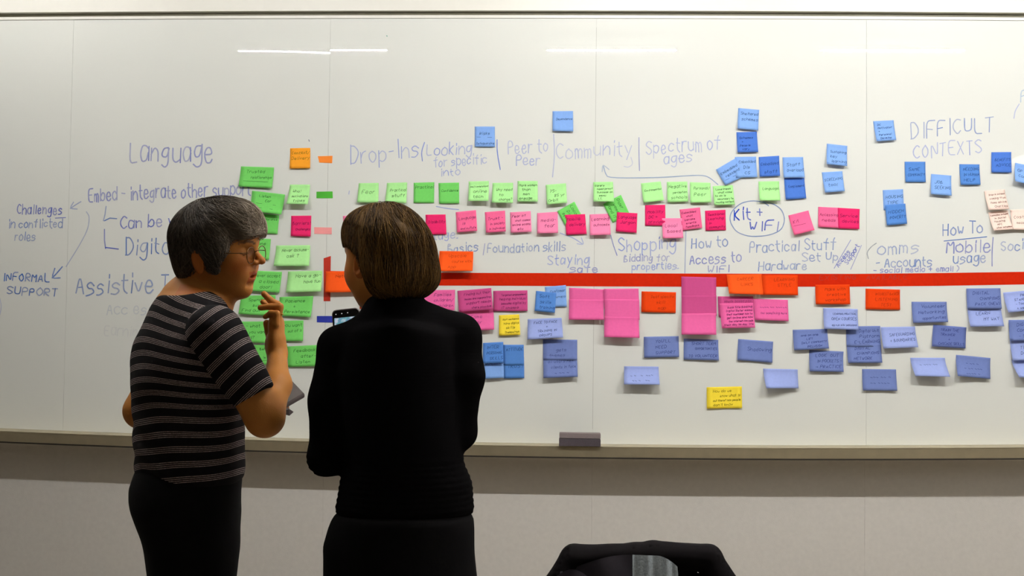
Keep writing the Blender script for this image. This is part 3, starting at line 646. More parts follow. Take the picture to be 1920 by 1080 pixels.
def cap(a, b, ra, rb, op='+', k=.01, T=None, flat=None):
    a = np.asarray(a, F32); b = np.asarray(b, F32); ab = b-a; L2 = float(ab@ab)+1e-12
    def fn(p):
        q = p-a; t = np.clip((q@ab)/L2, 0, 1); d = q-t[:, None]*ab
        if flat is not None:
            ax, s_ = flat; ax = np.asarray(ax, F32); d = d+((d@ax)*(1/s_-1))[:, None]*ax
            return (np.sqrt((d*d).sum(1))-(ra+(rb-ra)*t))*min(1, s_)
        return np.sqrt((d*d).sum(1))-(ra+(rb-ra)*t)
    return Prim(fn, (a+b)/2, float(np.sqrt(L2))/2+max(ra, rb), op, k, T)
def loft(st, op='+', k=.01, T=None):
    """st rows: z, cx, cy, rx, ry, angle ; along z"""
    st = np.array(sorted(st), float); zs = st[:, 0]
    zz = np.linspace(zs[0], zs[-1], 200); tab = []
    for j in range(1, 6):
        v = np.interp(zz, zs, st[:, j]); ker = np.ones(9)/9; v = np.convolve(np.pad(v, 4, 'edge'), ker, 'valid'); tab.append(v)
    def fn(p):
        z = p[:, 2]; cx, cy, rx, ry, an = [np.interp(z, zz, t).astype(F32) for t in tab]
        dx = p[:, 0]-cx; dy = p[:, 1]-cy; c, s_ = np.cos(an), np.sin(an)
        u = (dx*c+dy*s_)/rx; v = (-dx*s_+dy*c)/ry
        k0 = np.sqrt(u*u+v*v); k1 = np.sqrt((u/rx)**2+(v/ry)**2)+1e-6
        dd = k0*(k0-1)/k1
        dd = np.where(k0 < .2, -np.minimum(rx, ry)*.8, dd)
        e = np.maximum(zs[0]-z, z-zs[-1]).astype(F32)
        r = .02
        a = np.maximum(dd+r, 0); b = np.maximum(e+r, 0)
        return np.minimum(np.maximum(dd+r, e+r), 0)+np.sqrt(a*a+b*b)-r
    c = np.array([st[:, 1].mean(), st[:, 2].mean(), st[:, 0].mean()]); rad = float(np.hypot((zs[-1]-zs[0])/2, st[:, 3:5].max())+np.ptp(st[:, 1]))
    return Prim(fn, c, rad, op, k, T)
def smin(a, b, k):
    h = np.maximum(k-np.abs(a-b), 0)/k; return np.minimum(a, b)-h*h*k*.25
def sdf(prims, disp=None):
    def f(p):
        p = p.astype(F32); lo = p.min(0); hi = p.max(0); d = np.full(len(p), 1.0, F32)
        for q in prims:
            gap = np.linalg.norm(np.maximum(np.maximum(lo-q.c, q.c-hi), 0))-q.rad
            if gap > .06 and q.op != '^': continue
            e = q.ev(p)
            if q.op == '+': d = smin(d, e, q.k)
            elif q.op == '-': d = -smin(-d, e, q.k)
            else: d = -smin(-d, -e, q.k)      # intersect
        if disp is not None: d = d+disp(p)
        return d
    return f
def surface(f, lo, hi, h, B=8):
    lo = np.asarray(lo, float); hi = np.asarray(hi, float); nb = np.ceil((hi-lo)/(h*B)).astype(int)
    gi = np.stack(np.meshgrid(*[np.arange(n) for n in nb], indexing='ij'), -1).reshape(-1, 3)
    keep = []; cl = gi//4; key = cl[:, 0]*10000+cl[:, 1]*100+cl[:, 2]; order = np.argsort(key, kind='stable'); gi = gi[order]; key = key[order]
    groups = np.split(np.arange(len(gi)), np.flatnonzero(np.diff(key))+1)
    loc = np.stack(np.meshgrid(*[np.arange(B+1)]*3, indexing='ij'), -1).reshape(-1, 3)
    cell_id = []; cell_v = []; e_id = []; e_ax = []; e_sg = []
    N = nb*B+4
    def enc(i): return (i[..., 0].astype(np.int64)*N[1]+i[..., 1])*N[2]+i[..., 2]
    for g in groups:
        b = gi[g]; c = lo+(b+.5)*B*h; d = f(c); b = b[np.abs(d) < B*h*1.35]
        if not len(b): continue
        idx = (b[:, None, :]*B+loc[None]); pts = lo+idx.reshape(-1, 3)*h
        v = f(pts).reshape(len(b), B+1, B+1, B+1)
        s = v < 0
        c8 = [s[:, i:B+i, j:B+j, k:B+k] for i in (0, 1) for j in (0, 1) for k in (0, 1)]
        cnt = sum(x.astype(np.int8) for x in c8); act = (cnt > 0) & (cnt < 8)
        if not act.any(): continue
        bi, x, y, z = np.nonzero(act)
        acc = np.zeros((len(bi), 3)); num = np.zeros(len(bi))
        cor = {(i, j, k): v[bi, x+i, y+j, z+k] for i in (0, 1) for j in (0, 1) for k in (0, 1)}
        for a in cor:
            for ax in range(3):
                if a[ax] == 0:
                    b2 = list(a); b2[ax] = 1; va, vb = cor[a], cor[tuple(b2)]; m = (va < 0) != (vb < 0)
                    t = np.where(m, va/np.where(m, va-vb, 1), 0)
                    pos = np.zeros((len(bi), 3)); pos[:] = a; pos[:, ax] = t
                    acc += pos*m[:, None]; num += m
        base = b[bi]*B+np.stack([x, y, z], 1)
        cell_id.append(enc(base)); cell_v.append(lo+(base+acc/num[:, None])*h)
        for ax in range(3):
            b2 = [0, 0, 0]; b2[ax] = 1; va, vb = cor[(0, 0, 0)], cor[tuple(b2)]; m = (va < 0) != (vb < 0)
            e_id.append(base[m]); e_ax.append(np.full(m.sum(), ax)); e_sg.append(va[m] < 0)
    ids = np.concatenate(cell_id); V = np.concatenate(cell_v); o = np.argsort(ids); ids = ids[o]; V = V[o]
    E = np.concatenate(e_id); A = np.concatenate(e_ax); S = np.concatenate(e_sg); faces = []
    for ax in range(3):
        m = A == ax; e = E[m]; s = S[m]; u = np.zeros(3, int); w = np.zeros(3, int); u[(ax+1) % 3] = 1; w[(ax+2) % 3] = 1
        q = [enc(e), enc(e-u), enc(e-u-w), enc(e-w)]; ii = []; ok = np.ones(len(e), bool)
        for k_ in q:
            j = np.clip(np.searchsorted(ids, k_), 0, len(ids)-1); ok &= ids[j] == k_; ii.append(j)
        Q = np.stack(ii, 1)[ok]; s = s[ok]
        Q[~s] = Q[~s][:, ::-1]; faces.append(Q)
    Fc = np.concatenate(faces)
    return V, Fc
def mesh_np(name, V, F, m, parent=None, cols=None, smooth=True, attrs=None):
    me = bpy.data.meshes.new(name); nV, nF, k = len(V), len(F), F.shape[1]
    me.vertices.add(nV); me.vertices.foreach_set('co', np.asarray(V, np.float32).ravel())
    me.loops.add(nF*k); me.loops.foreach_set('vertex_index', np.asarray(F, np.int32).ravel())
    me.polygons.add(nF); me.polygons.foreach_set('loop_start', np.arange(0, nF*k, k, dtype=np.int32))
    if hasattr(me.polygons[0], 'loop_total'):
        try: me.polygons.foreach_set('loop_total', np.full(nF, k, np.int32))
        except Exception: pass
    me.polygons.foreach_set('use_smooth', np.full(nF, smooth))
    if cols is not None:
        ca = me.color_attributes.new('col', 'FLOAT_COLOR', 'POINT'); ca.data.foreach_set('color', np.asarray(cols, np.float32).ravel())
    for an, av in (attrs or {}).items():
        a = me.attributes.new(an, 'FLOAT', 'POINT'); a.data.foreach_set('value', np.asarray(av, np.float32))
    me.update(); me.materials.append(m)
    o = bpy.data.objects.new(name, me); COL.objects.link(o)
    if parent is not None: parented(o, parent)
    return o
def grad(f, p, e=.0015):
    g = np.stack([f(p+np.eye(3)[i]*e)-f(p-np.eye(3)[i]*e) for i in range(3)], 1)
    return g/(np.linalg.norm(g, axis=1, keepdims=True)+1e-9)
def wav(p, seeds, amp, fr):
    d = 0
    r = np.random.default_rng(seeds)
    for i in range(5):
        k = r.normal(size=3); k = k/np.linalg.norm(k)*fr*r.uniform(.6, 1.5); d = d+np.sin(p@k.astype(F32)+F32(r.uniform(0, 6.28)))
    return d*F32(amp/5)
def frame(yaw, pitch=0, roll=0):
    """local x = facing direction; yaw from world +x, pitch up, roll to the left"""
    M = Matrix.Rotation(yaw, 3, 'Z') @ Matrix.Rotation(-pitch, 3, 'Y') @ Matrix.Rotation(roll, 3, 'X')
    return np.array(M)
def strands(f, seeds, dirf, steps, step, stop=None, off=(-.001, .003), rad=.0005, colf=None, clump=.5, seed=1, wob=.15):
    r = np.random.default_rng(seed); n = len(seeds); p = np.array(seeds); o = r.uniform(off[0], off[1], n); alive = np.ones(n, bool)
    L = np.full(n, steps); path = [p.copy()]; nse = r.normal(size=(n, 3))*wob; lim = r.uniform(.55, 1.0, n)*steps
    for s in range(steps):
        g = grad(f, p); t = dirf(p)+nse; t = t-g*(t*g).sum(1, keepdims=True); t /= np.linalg.norm(t, axis=1, keepdims=True)+1e-9
        q = p+t*step; d = f(q); g = grad(f, q); q = q-g*(np.clip(d-o, -.01, .01))[:, None]
        st = s > lim
        if stop is not None: st |= stop(q, r)
        die = alive & st; L[die] = s+1; alive &= ~st
        p = np.where(alive[:, None], q, p); path.append(p.copy())
        if not alive.any(): break
    A = np.stack(path, 1); V = []; Fc = []; C = []; K = 3; m = A.shape[1]
    cols = colf(seeds, r)
    ok = [i for i in range(n) if L[i] >= 3]
    vb = 0
    for i in ok:
        k = min(L[i], m-1)+1; q = A[i, :k]; t = np.gradient(q, axis=0); t /= np.linalg.norm(t, axis=1, keepdims=True)+1e-9
        a = np.cross(t, [0.13, .4, .9]); a /= np.linalg.norm(a, axis=1, keepdims=True)+1e-9; b = np.cross(t, a)
        tt = np.linspace(0, 1, k); R = rad*(1-.75*tt**3)*r.uniform(.7, 1.3)
        ring = [q+(a*math.cos(x)+b*math.sin(x))*R[:, None] for x in (0, 2.094, 4.189)]
        V.append(np.stack(ring, 1).reshape(-1, 3)); j = np.arange(k-1)[:, None]*3+vb
        for e in range(3): Fc.append(np.concatenate([j+e, j+(e+1) % 3, j+3+(e+1) % 3, j+3+e], 1))
        C.append(np.tile(cols[i], (k*3, 1))); vb += k*3
    return np.concatenate(V), np.concatenate(Fc), np.concatenate(C)

SK = dict(base=(222, 150, 92))
def head_prims(T, nose=1.0, sc_lip=1.0):
    A = lambda *a, **k: ell(*a, T=T, **k)
    P_ = [A((.010, 0, .052), (.088, .070, .078), k=.02),
          A((.045, 0, .0), (.052, .058, .075), k=.025),
          A((.052, 0, -.052), (.034, .040, .034), k=.03),
          A((.071, 0, -.071), (.014, .018, .0135), k=.02),
          A((.0, .0, -.035), (.06, .052, .045), k=.03),
          A((.066, .034, -.012), (.026, .022, .028), k=.02), A((.066, -.034, -.012), (.026, .022, .028), k=.02),
          cap((.086, .028, .036), (.094, .005, .034), .008, .009, T=T, k=.014), cap((.086, -.028, .036), (.094, -.005, .034), .008, .009, T=T, k=.014),
          A((.088, 0, .06), (.014, .04, .03), k=.02),
          A((.098, .031, .018), (.015, .015, .012), op='-', k=.012), A((.098, -.031, .018), (.015, .015, .012), op='-', k=.012),
          A((.0765, .031, .0175), (.0145, .0150, .0130), k=.004), A((.0765, -.031, .0175), (.0145, .0150, .0130), k=.004),
          cap((.092, 0, .028), (.1135, 0, .001), .0065, .0082, T=T, k=.008),
          A((.1165, 0, -.003), (.0088, .0088, .0078), k=.005),
          A((.102, .0110, -.006), (.0110, .0070, .0062), k=.005), A((.102, -.0110, -.006), (.0110, .0070, .0062), k=.005),
          A((.106, .0065, -.0125), (.0045, .003, .003), op='-', k=.002), A((.106, -.0065, -.0125), (.0045, .003, .003), op='-', k=.002),
          A((.079, 0, -.028), (.017, .026, .024), k=.014),
          cap((.0865, .015, -.0320), (.0915, 0, -.0290), .0035, .0052, T=T, k=.005), cap((.0865, -.015, -.0320), (.0915, 0, -.0290), .0035, .0052, T=T, k=.005),
          cap((.0835, .015, -.0430), (.0875, 0, -.0465), .0035, .0058, T=T, k=.005), cap((.0835, -.015, -.0430), (.0875, 0, -.0465), .0035, .0058, T=T, k=.005),
          A((.094, 0, -.0378), (.013, .016, .0036), op='-', k=.003),
          A((.089, 0, -.0555), (.008, .018, .0045), op='-', k=.008),
          ]
    for s in (1, -1):
        rot = np.array(Matrix.Rotation(math.radians(-14), 3, 'Y') @ Matrix.Rotation(math.radians(s*22), 3, 'Z'))
        P_ += [ell((-.004, s*.0745, .002), (.0175, .0065, .031), k=.004, T=T, rot=rot),
               ell((-.001, s*.0815, .004), (.0105, .006, .020), op='-', k=.003, T=T, rot=rot),
               ell((.007, s*.0745, .0), (.004, .005, .006), k=.003, T=T)]
    return P_
def to_local(V, T): O, R, s = T; return ((V-O)@R)/s
def skin_cols(V, T, base, hands=None):
    L = to_local(V, T); c = np.tile(np.array(srgb(*base)[:3]), (len(V), 1))
    head = (L[:, 2] > -.09) & (L[:, 0] > -.05) & (np.abs(L[:, 1]) < .1) & (L[:, 2] < .2)
    lip = head & (L[:, 0] > .081) & (np.abs(L[:, 1]) < .022) & (((L[:, 2] > -.0365) & (L[:, 2] < -.0255) & (L[:, 0] > .086)) | ((L[:, 2] > -.0525) & (L[:, 2] < -.039)))
    c[lip] = c[lip]*np.array([.86, .5, .5])
    ch = np.exp(-(((L[:, 0]-.075)/.03)**2+((np.abs(L[:, 1])-.045)/.025)**2+((L[:, 2]+.012)/.022)**2))*head
    c *= 1-ch[:, None]*np.array([0, .28, .3])
    no = np.exp(-(((L[:, 0]-.120)/.014)**2+(L[:, 1]/.014)**2+((L[:, 2]+.003)/.012)**2))*head; c *= 1-no[:, None]*np.array([0, .22, .22])
    ear = head & (np.abs(L[:, 1]) > .068) & (L[:, 0] < .03); c[ear] *= np.array([1, .78, .74])
    ly = np.abs(L[:, 1]); brow = head & (L[:, 0] > .07) & (ly > .012) & (ly < .047) & (np.abs(L[:, 2]-(.037+.006*np.sin((ly-.012)/.035*2.6))) < .0035)
    c[brow] = c[brow]*.28+.01
    lid = head & (L[:, 0] > .075) & (np.hypot(ly-.031, (L[:, 2]-.0165)*1.9) < .0145) & (np.abs(L[:, 2]-.0135+((ly-.031)/.014)**2*-.003) < .0013)
    c[lid] *= .15
    return np.concatenate([c, np.ones((len(V), 1))], 1)
skin_m = attr_mat('skin', 'col', rough=.55, spec=.25, bump=.15, bscale=420, sss=.06)
black_m = mat('shoe_leather', srgb(22, 20, 20), rough=.4, noise=.05)
def shoes(t, pts, yaw):
    for x, y in pts:
        R = frame(yaw); T = (np.array([x, y, 0.0]), R, 1.0)
        f = sdf([ell((.06, 0, .03), (.125, .045, .035), k=.01, T=T), ell((-.01, 0, .06), (.06, .042, .05), k=.03, T=T), ell((.05, 0, -.05), (.3, .3, .052), op='-', k=.004, T=T)])
        V, F = surface(f, (x-.22, y-.22, -.01), (x+.22, y+.22, .16), .006); V[:, 2] = np.maximum(V[:, 2], .0)
        mesh_np('shoe', V, F, black_m, t)
# ------------------------------------------------------------------ first person: grey-haired, striped top
R_ = math.radians
D1 = 2.64
def q1(px, py, dd=0.0): return P(px, py, D1+dd)
def lofts(rows, q, th, fr, lat, dy=0.0):
    """rows (py, L, R) -> loft stations; fr = depth/silhouette ratio, lat = width/depth ratio"""
    out = []
    for r in rows:
        py, L, Rr = r[:3]; a, b = q(L, py), q(Rr, py); hw = (b[0]-a[0])/2
        rx = hw/math.sqrt(math.cos(th)**2+(lat*math.sin(th))**2) if fr is None else fr
        ry = rx*lat if fr is None else hw
        out.append((q((L+Rr)/2, py)[2], (a[0]+b[0])/2, a[1]+dy, rx, ry, th))
    return out
def plane(c, n, op='-', k=.003):
    c = np.asarray(c, F32); n = nrm(n).astype(F32); return Prim(lambda p: (p-c)@n, c, 50.0, op, k)

TH1 = R_(27)
w1 = thing('person', 'woman with short grey hair and glasses in a black striped top, hand raised', 'person', tuple(np.append(q1(355, 600)[:2], 0)))
T1 = (q1(400, 487, -.0), frame(R_(-7), R_(0), R_(7)), 1.0)
hl = lambda x, y, z, T=T1: T[0]+T[1]@(np.array([x, y, z])*T[2])
Lf = np.array([-math.sin(TH1), math.cos(TH1), 0])
C1 = q1(346, 612)
shN = q1(403, 622, -.13); shF = C1+Lf*.15+np.array([0, 0, .0])
elN = q1(495, 784, -.11); hemN = q1(478, 744, -.12)
rows1 = [(546, 306, 418), (556, 294, 428), (575, 282, 436), (600, 270, 440), (640, 251, 450), (680, 245, 459), (720, 242, 463), (760, 246, 464), (800, 248, 464), (840, 249, 464), (880, 252, 464), (905, 258, 459), (925, 262, 456)]
tor = lofts(rows1, q1, TH1, None, 1.42)
nb = q1(362, 560)
body1 = head_prims(T1)+[
    cap(hl(-.02, 0, -.03), hl(-.035, 0, -.085), .050, .056, k=.02),
    cap(hl(-.035, 0, -.085), nb+np.array([-.008, 0, -.01]), .055, .062, k=.03),
    cap(hl(.035, -.012, -.05), hl(-.0, -.01, -.11), .022, .022, k=.03), cap(hl(.035, .012, -.05), hl(-.0, .01, -.11), .022, .022, k=.03),
    cap(q1(345, 566, .03), q1(322, 578, .05), .040, .040, k=.04),
    loft([(z, x, y, a-.006, b-.006, t) for z, x, y, a, b, t in tor if z > 1.1], k=.03),
    cap(shN, elN, .045, .039, k=.03), cap(shF, q1(265, 768, .06), .042, .037, k=.03)]
# right forearm and hand (edge-on, palm towards her face)
wr = q1(520, 662, .03)
body1 += [cap(q1(498, 782, -.11), q1(519, 722, -.04), .040, .030, k=.02), cap(q1(519, 722, -.04), wr, .030, .0205, k=.02),
          cap(wr, q1(519, 640, .03), .0205, .019, k=.015)]
def hq(px, py, dy): return P(px, py, D1+.035+dy)
body1 += [ell(hq(518, 632, 0), (.0175, .036, .040), k=.015), ell(hq(518, 606, 0), (.0155, .040, .022), k=.012), ell(hq(509, 646, .012), (.014, .022, .026), k=.012)]
fing = [[(518, 608, -.033), (519, 588, -.034), (508, 587, -.032), (497.5, 594, -.03)],
        [(520, 604, -.012), (525, 575, -.013), (508, 575, -.012), (488.5, 577, -.01)],
        [(519, 602, .010), (520, 571, .010), (507, 563, .010), (495, 551, .010)],
        [(517, 604, .031), (515, 577, .032), (503, 574, .032), (493, 566, .03)]]
for i, fg in enumerate(fing):
    r0 = (.0082, .0090, .0092, .0088)[i]; pts = [hq(*p) for p in fg]
    for j in range(3): body1.append(cap(pts[j], pts[j+1], r0-.0007*j, r0-.0007*(j+1), k=.004 if j == 0 else .003))
tp = [hq(511, 645, .03), hq(505, 622, .040), hq(500, 606, .040)]
body1 += [cap(tp[0], tp[1], .013, .0105, k=.008), cap(tp[1], tp[2], .0105, .0085, k=.003)]
# left forearm, hand gripping the tablet in front of her
wl = q1(478, 768, .24); el = q1(265, 772, .06)
body1 += [cap(el, q1(360, 790, .16), .038, .033, k=.02), cap(q1(360, 790, .16), wl, .033, .021, k=.02), ell(q1(505, 760, .25), (.045, .022, .032), k=.012)]
for i in range(4):
    a = q1(522, 748+i*8, .26); b = q1(536, 744+i*8, .235); c_ = q1(532, 742+i*8, .215)
    body1 += [cap(a, b, .0082, .0078, k=.004), cap(b, c_, .0078, .007, k=.003)]
body1 += [cap(q1(500, 748, .235), q1(520, 738, .215), .0105, .0085, k=.006)]
fb1 = sdf(body1)
V, Fc = surface(fb1, (min(shF[0], el[0])-.12, -2.0, 1.0), (q1(560, 600)[0], -1.2, 1.66), .0029)
body_o = mesh_np('body', V, Fc, skin_m, w1, skin_cols(V, T1, (186, 122, 56)))

# glasses
gl_m = mat('glasses_metal', srgb(120, 88, 52), rough=.3, metal=.9, noise=.05); tipm = mat('glasses_tip', srgb(20, 16, 16), rough=.4, noise=.05)
lens_m = mat('lens', (1, 1, 1, 1), rough=.02, trans=1.0, ior=1.05, spec=.6)
gls = thing('glasses', 'thin metal-rimmed glasses worn by the grey-haired woman', 'glasses', tuple(hl(.1, 0, .013)))
b_ = MB()
for s in (1, -1):
    rim = []
    for i in range(28):
        a = 2*math.pi*i/28; y = .0235*math.cos(a)*abs(math.cos(a))**-.12 if abs(math.cos(a)) > 1e-6 else 0; z = .0175*math.sin(a)
        rim.append(hl(.1045-.10*(y*s+s*0)*s*.12-abs(y+.0)*.02, s*.0325+y, .0125+z+(-.0018 if z < 0 else 0)))
    b_.tube(rim, .0011, 6, closed=True)
    n = len(rim); c = np.mean(rim, 0); lv = [c]+rim
    parented(obj('lens', [p+T1[1][:, 0]*.0004 for p in lv]+[p-T1[1][:, 0]*.0004 for p in lv], [(0, 1+i, 1+(i+1) % n) for i in range(n)]+[(n+1, n+2+(i+1) % n, n+2+i) for i in range(n)], lens_m, None, True), gls)
    tb = MB().tube([hl(.1015, s*.0555, .018), hl(.094, s*.066, .0185), hl(.065, s*.0735, .0185), hl(.04, s*.078, .0185)], .0011, 6).build('temple_arm', gl_m, gls, True)
    MB().tube([hl(.042, s*.078, .0185), hl(.032, s*.0795, .0187), hl(.022, s*.0805, .0187)], .0017, 6).build('temple_tip', tipm, gls, True)
b_.tube([hl(.1045, .010, .018), hl(.108, .004, .0215), hl(.108, -.004, .0215), hl(.1045, -.010, .018)], .0011, 6)
b_.build('rims', gl_m, gls, True)
# ring
rc = hq(523.5, 588, -.0125); ax = nrm(hq(525, 575, -.013)-hq(520, 604, -.012)); u_ = nrm(np.cross(ax, [0, 1, 0])); v_ = np.cross(ax, u_)
rg = MB().tube([rc+(u_*math.cos(a)+v_*math.sin(a))*.0094 for a in np.linspace(0, 2*math.pi, 20, endpoint=False)], .0013, 6, closed=True).build('ring', mat('gold', srgb(226, 170, 60), rough=.2, metal=1.0), None, True)
tag(rg, 'thin gold ring on the raised hand of the grey-haired woman', 'ring')

# striped top
slv = [cap(shN+np.array([-.005, .01, 0]), q1(494, 775, -.12), .060, .046, k=.02), plane(hemN, -(q1(505, 786, -.12)-shN))]
tor_s = loft([(z, x, y, a, b, t) for z, x, y, a, b, t in tor[:-1]], k=.018)
slF = [cap(shF, q1(288, 705, .08), .054, .047, k=.02)]
neck_cut = ell(q1(359, 538, .0), (.070, .12, .029), op='-', k=.005)
cut_bot = plane(q1(355, 908), (.13, 0, 1.0), k=.006)
def dsp1(p):
    z = p[:, 2]; w = np.clip((1.16-z)/.12, 0, 1)
    fold = np.sin((z*1.0+p[:, 0]*.55)*95)*np.exp(-((p[:, 0]-q1(300, 860)[0])/.09)**2)*w*F32(.0035)
    return wav(p, 5, .0062, 24)+wav(p, 6, .0036, 50)+fold.astype(F32)
fs1 = sdf(slv+slF+[tor_s, neck_cut, cut_bot], dsp1)
V, Fc = surface(fs1, (q1(215, 600)[0], -2.0, .9), (q1(540, 600)[0], -1.2, 1.45), .0040)
# stripe coordinates
ax = nrm(q1(505, 786, -.12)-shN); sl = (V-shN)@ax
dl = sdf([cap(shN+np.array([-.005, .01, 0]), q1(500, 775, -.12), .060, .046)])(V); dt = sdf([tor_s])(V)
mask = np.clip((dt-dl-.006)/.008, -1, 1)
zt = q1(350, 600)[2]; xr = V[:, 0]-q1(250, 700)[0]
tilt = .30*np.clip((V[:, 2]-q1(350, 760)[2])/(zt-q1(350, 760)[2]), 0, 1.2)
s1v = V[:, 2]+tilt*xr+.030*np.exp(-xr/.05)+.005*np.sin(V[:, 0]*14+V[:, 2]*9)+wav(V, 77, .006, 30)
s2v = sl*1.0+.35*((V-shN)@nrm(np.cross(ax, [0, 1, 0])))**1*.5+wav(V, 78, .006, 32)
sm = bpy.data.materials.new('striped_jersey'); sm.use_nodes = True; nt = sm.node_tree; bs = nt.nodes['Principled BSDF']; bs.inputs['Roughness'].default_value = .9; bs.inputs['Specular IOR Level'].default_value = .1
def nd(t, **k):
    n = nt.nodes.new(t)
    for a, v in k.items(): setattr(n, a, v)
    return n
def mth(op, a, b=None, c=None):
    n = nd('ShaderNodeMath', operation=op)
    for i, x in enumerate((a, b, c)):
        if x is None: continue
        if isinstance(x, (int, float)): n.inputs[i].default_value = x
        else: nt.links.new(x, n.inputs[i])
    return n.outputs[0]
def att(n_): n = nd('ShaderNodeAttribute'); n.attribute_name = n_; return n.outputs['Fac']
sel = mth('GREATER_THAN', att('msk'), 0.0); st = mth('ADD', mth('MULTIPLY', att('sb'), sel), mth('MULTIPLY', att('sa'), mth('SUBTRACT', 1.0, sel)))
ph = mth('FRACT', mth('DIVIDE', mth('ADD', st, 10.0), .0315)); lines = None
for c0 in (.26, .38, .50, .62):
    l = mth('SUBTRACT', 1.0, mth('SMOOTH_MIN', mth('DIVIDE', mth('ABSOLUTE', mth('SUBTRACT', ph, c0)), .032), 1.0, .3)); lines = l if lines is None else mth('ADD', lines, l)
tcn = nd('ShaderNodeTexCoord'); nz = nd('ShaderNodeTexNoise'); nz.inputs['Scale'].default_value = 420; nt.links.new(tcn.outputs['Object'], nz.inputs['Vector'])
lines = mth('MULTIPLY', lines, mth('ADD', mth('MULTIPLY', nz.outputs['Fac'], 1.6), -.2))
mx = nd('ShaderNodeMix', data_type='RGBA'); nt.links.new(lines, mx.inputs[0]); mx.inputs[6].default_value = srgb(19, 17, 19); mx.inputs[7].default_value = srgb(225, 205, 200); mx.clamp_factor = True
nt.links.new(mx.outputs[2], bs.inputs['Base Color'])
bmp = nd('ShaderNodeBump'); bmp.inputs['Strength'].default_value = .3; bmp.inputs['Distance'].default_value = .001; nt.links.new(nz.outputs['Fac'], bmp.inputs['Height']); nt.links.new(bmp.outputs['Normal'], bs.inputs['Normal'])
mesh_np('striped_top', V, Fc, sm, w1, attrs={'sa': s1v, 'sb': s2v, 'msk': mask})

# trousers
trs = lofts([(868, 256, 460), (895, 246, 459), (917, 239, 457), (940, 239, 456), (957, 242, 456), (985, 252, 453), (1006, 260, 450), (1035, 268, 444), (1080, 275, 438), (1100, 280, 434)], q1, TH1, None, 1.38)
pc = q1(357, 1050); black_cloth = mat('black_trousers', srgb(13, 12, 13), rough=.95, spec=.08, noise=.1, bump=.2, bscale=300)
pr = [loft(trs, k=.03)]; feet1 = []
for s in (1, -1):
    hp = np.array([pc[0], pc[1], .80])+Lf*s*.072; kn = hp+np.array([.02, .01, -.36]); an = hp+np.array([-.0, 0, -.70])
    pr += [cap(hp, kn, .085, .062, k=.04), cap(kn, an, .062, .05, k=.03)]; feet1.append((an[0]+.03, an[1]+.01))
V, Fc = surface(sdf(pr, lambda p: wav(p, 9, .003, 22)), (q1(200, 600)[0], -2.0, .02), (q1(500, 600)[0], -1.3, 1.15), .007)
mesh_np('trousers', V, Fc, black_cloth, w1); shoes(w1, feet1, TH1)

# hair, short and swept back
def hair1(cut=True):
    A = lambda *a, **k: ell(*a, T=T1, **k)
    L = [A((.004, 0, .060), (.088, .082, .080), k=.02), A((.060, 0, .092), (.055, .064, .040), k=.03), A((.090, -.004, .068), (.030, .052, .026), k=.02),
         A((-.040, 0, .035), (.052, .070, .060), k=.03), A((-.045, 0, -.012), (.038, .056, .048), k=.03), A((.028, .066, .03), (.034, .018, .055), k=.02), A((.028, -.066, .03), (.034, .018, .055), k=.02)]
    if cut:
        L += [A((.100, 0, -.034), (.070, .14, .078), op='-', k=.006), A((.118, 0, .028), (.045, .12, .030), op='-', k=.006), A((.035, 0, -.082), (.052, .14, .060), op='-', k=.008),
              A((-.004, .086, -.012), (.020, .03, .028), op='-', k=.006), A((-.004, -.086, -.012), (.020, .03, .028), op='-', k=.006)]
    return L
fh1 = sdf(hair1(), lambda p: wav(p, 3, .003, 90)+wav(p, 4, .0015, 220)); fu1 = sdf(hair1(False), lambda p: wav(p, 3, .004, 80))
Hc = T1[0]; V, Fc = surface(fh1, Hc-.16, Hc+.2, .003)
h1m = attr_mat('grey_hair', 'col', rough=.55, spec=.3)
def h1col(Vw, r):
    L = to_local(Vw, T1); g = np.clip((L[:, 0]-.0)/.09, 0, 1)*np.clip((L[:, 2]-.02)/.06, 0, 1)*.75+.03
    g = np.clip(g*1.1+.08+r.normal(size=len(L))*.12, 0.02, 1)[:, None]; a = np.array(srgb(44, 36, 30)[:3]); b = np.array(srgb(176, 162, 144)[:3])
    return np.concatenate([a*(1-g)+b*g, np.ones((len(L), 1))], 1)
hb = mesh_np('hair', V, Fc, h1m, w1, h1col(V, np.random.default_rng(2))*np.array([.6, .6, .6, 1]))
r_ = np.random.default_rng(11); L = to_local(V, T1); idx = r_.choice(len(V), 9000); sd = V[idx]
def dir1(p):
    L = to_local(p, T1); cr = np.array([-.045, 0, .12]); d = L-cr; d[:, 2] -= .02; d[:, 0] += .035*(L[:, 0] > .0)
    d[:, 2] -= .07*(L[:, 0] < .02); d[:, 0] -= .05*((L[:, 0] < -.01) & (L[:, 2] < .08)); d /= np.linalg.norm(d, axis=1, keepdims=True); return d@T1[1].T
cf1 = sdf([ell((.100, 0, -.034), (.070, .14, .078), T=T1)]); cf3 = sdf([ell((.118, 0, .028), (.045, .12, .030), T=T1)]); cn1 = sdf([ell((.035, 0, -.082), (.052, .14, .060), T=T1)])
def stop1(q, r):
    L = to_local(q, T1); j = r.uniform(0, .008, len(q))
    return (cf1(q) < -j) | (cf3(q) < -j*2.2) | (cn1(q) < -j) | (L[:, 2] < -.048-j*.6) | ((np.hypot((L[:, 0]+.004)/.018, (L[:, 2]+.006)/.028) < .9) & (np.abs(L[:, 1]) > .05))
SV, SF, SC = strands(fu1, sd, dir1, 13, .006, stop1, off=(-.001, .0055), rad=.00055, colf=h1col, seed=5, wob=.22)
o = mesh_np('hair_strands', SV, SF, h1m, hb, SC); o.parent = hb; o['kind'] = 'stuff'
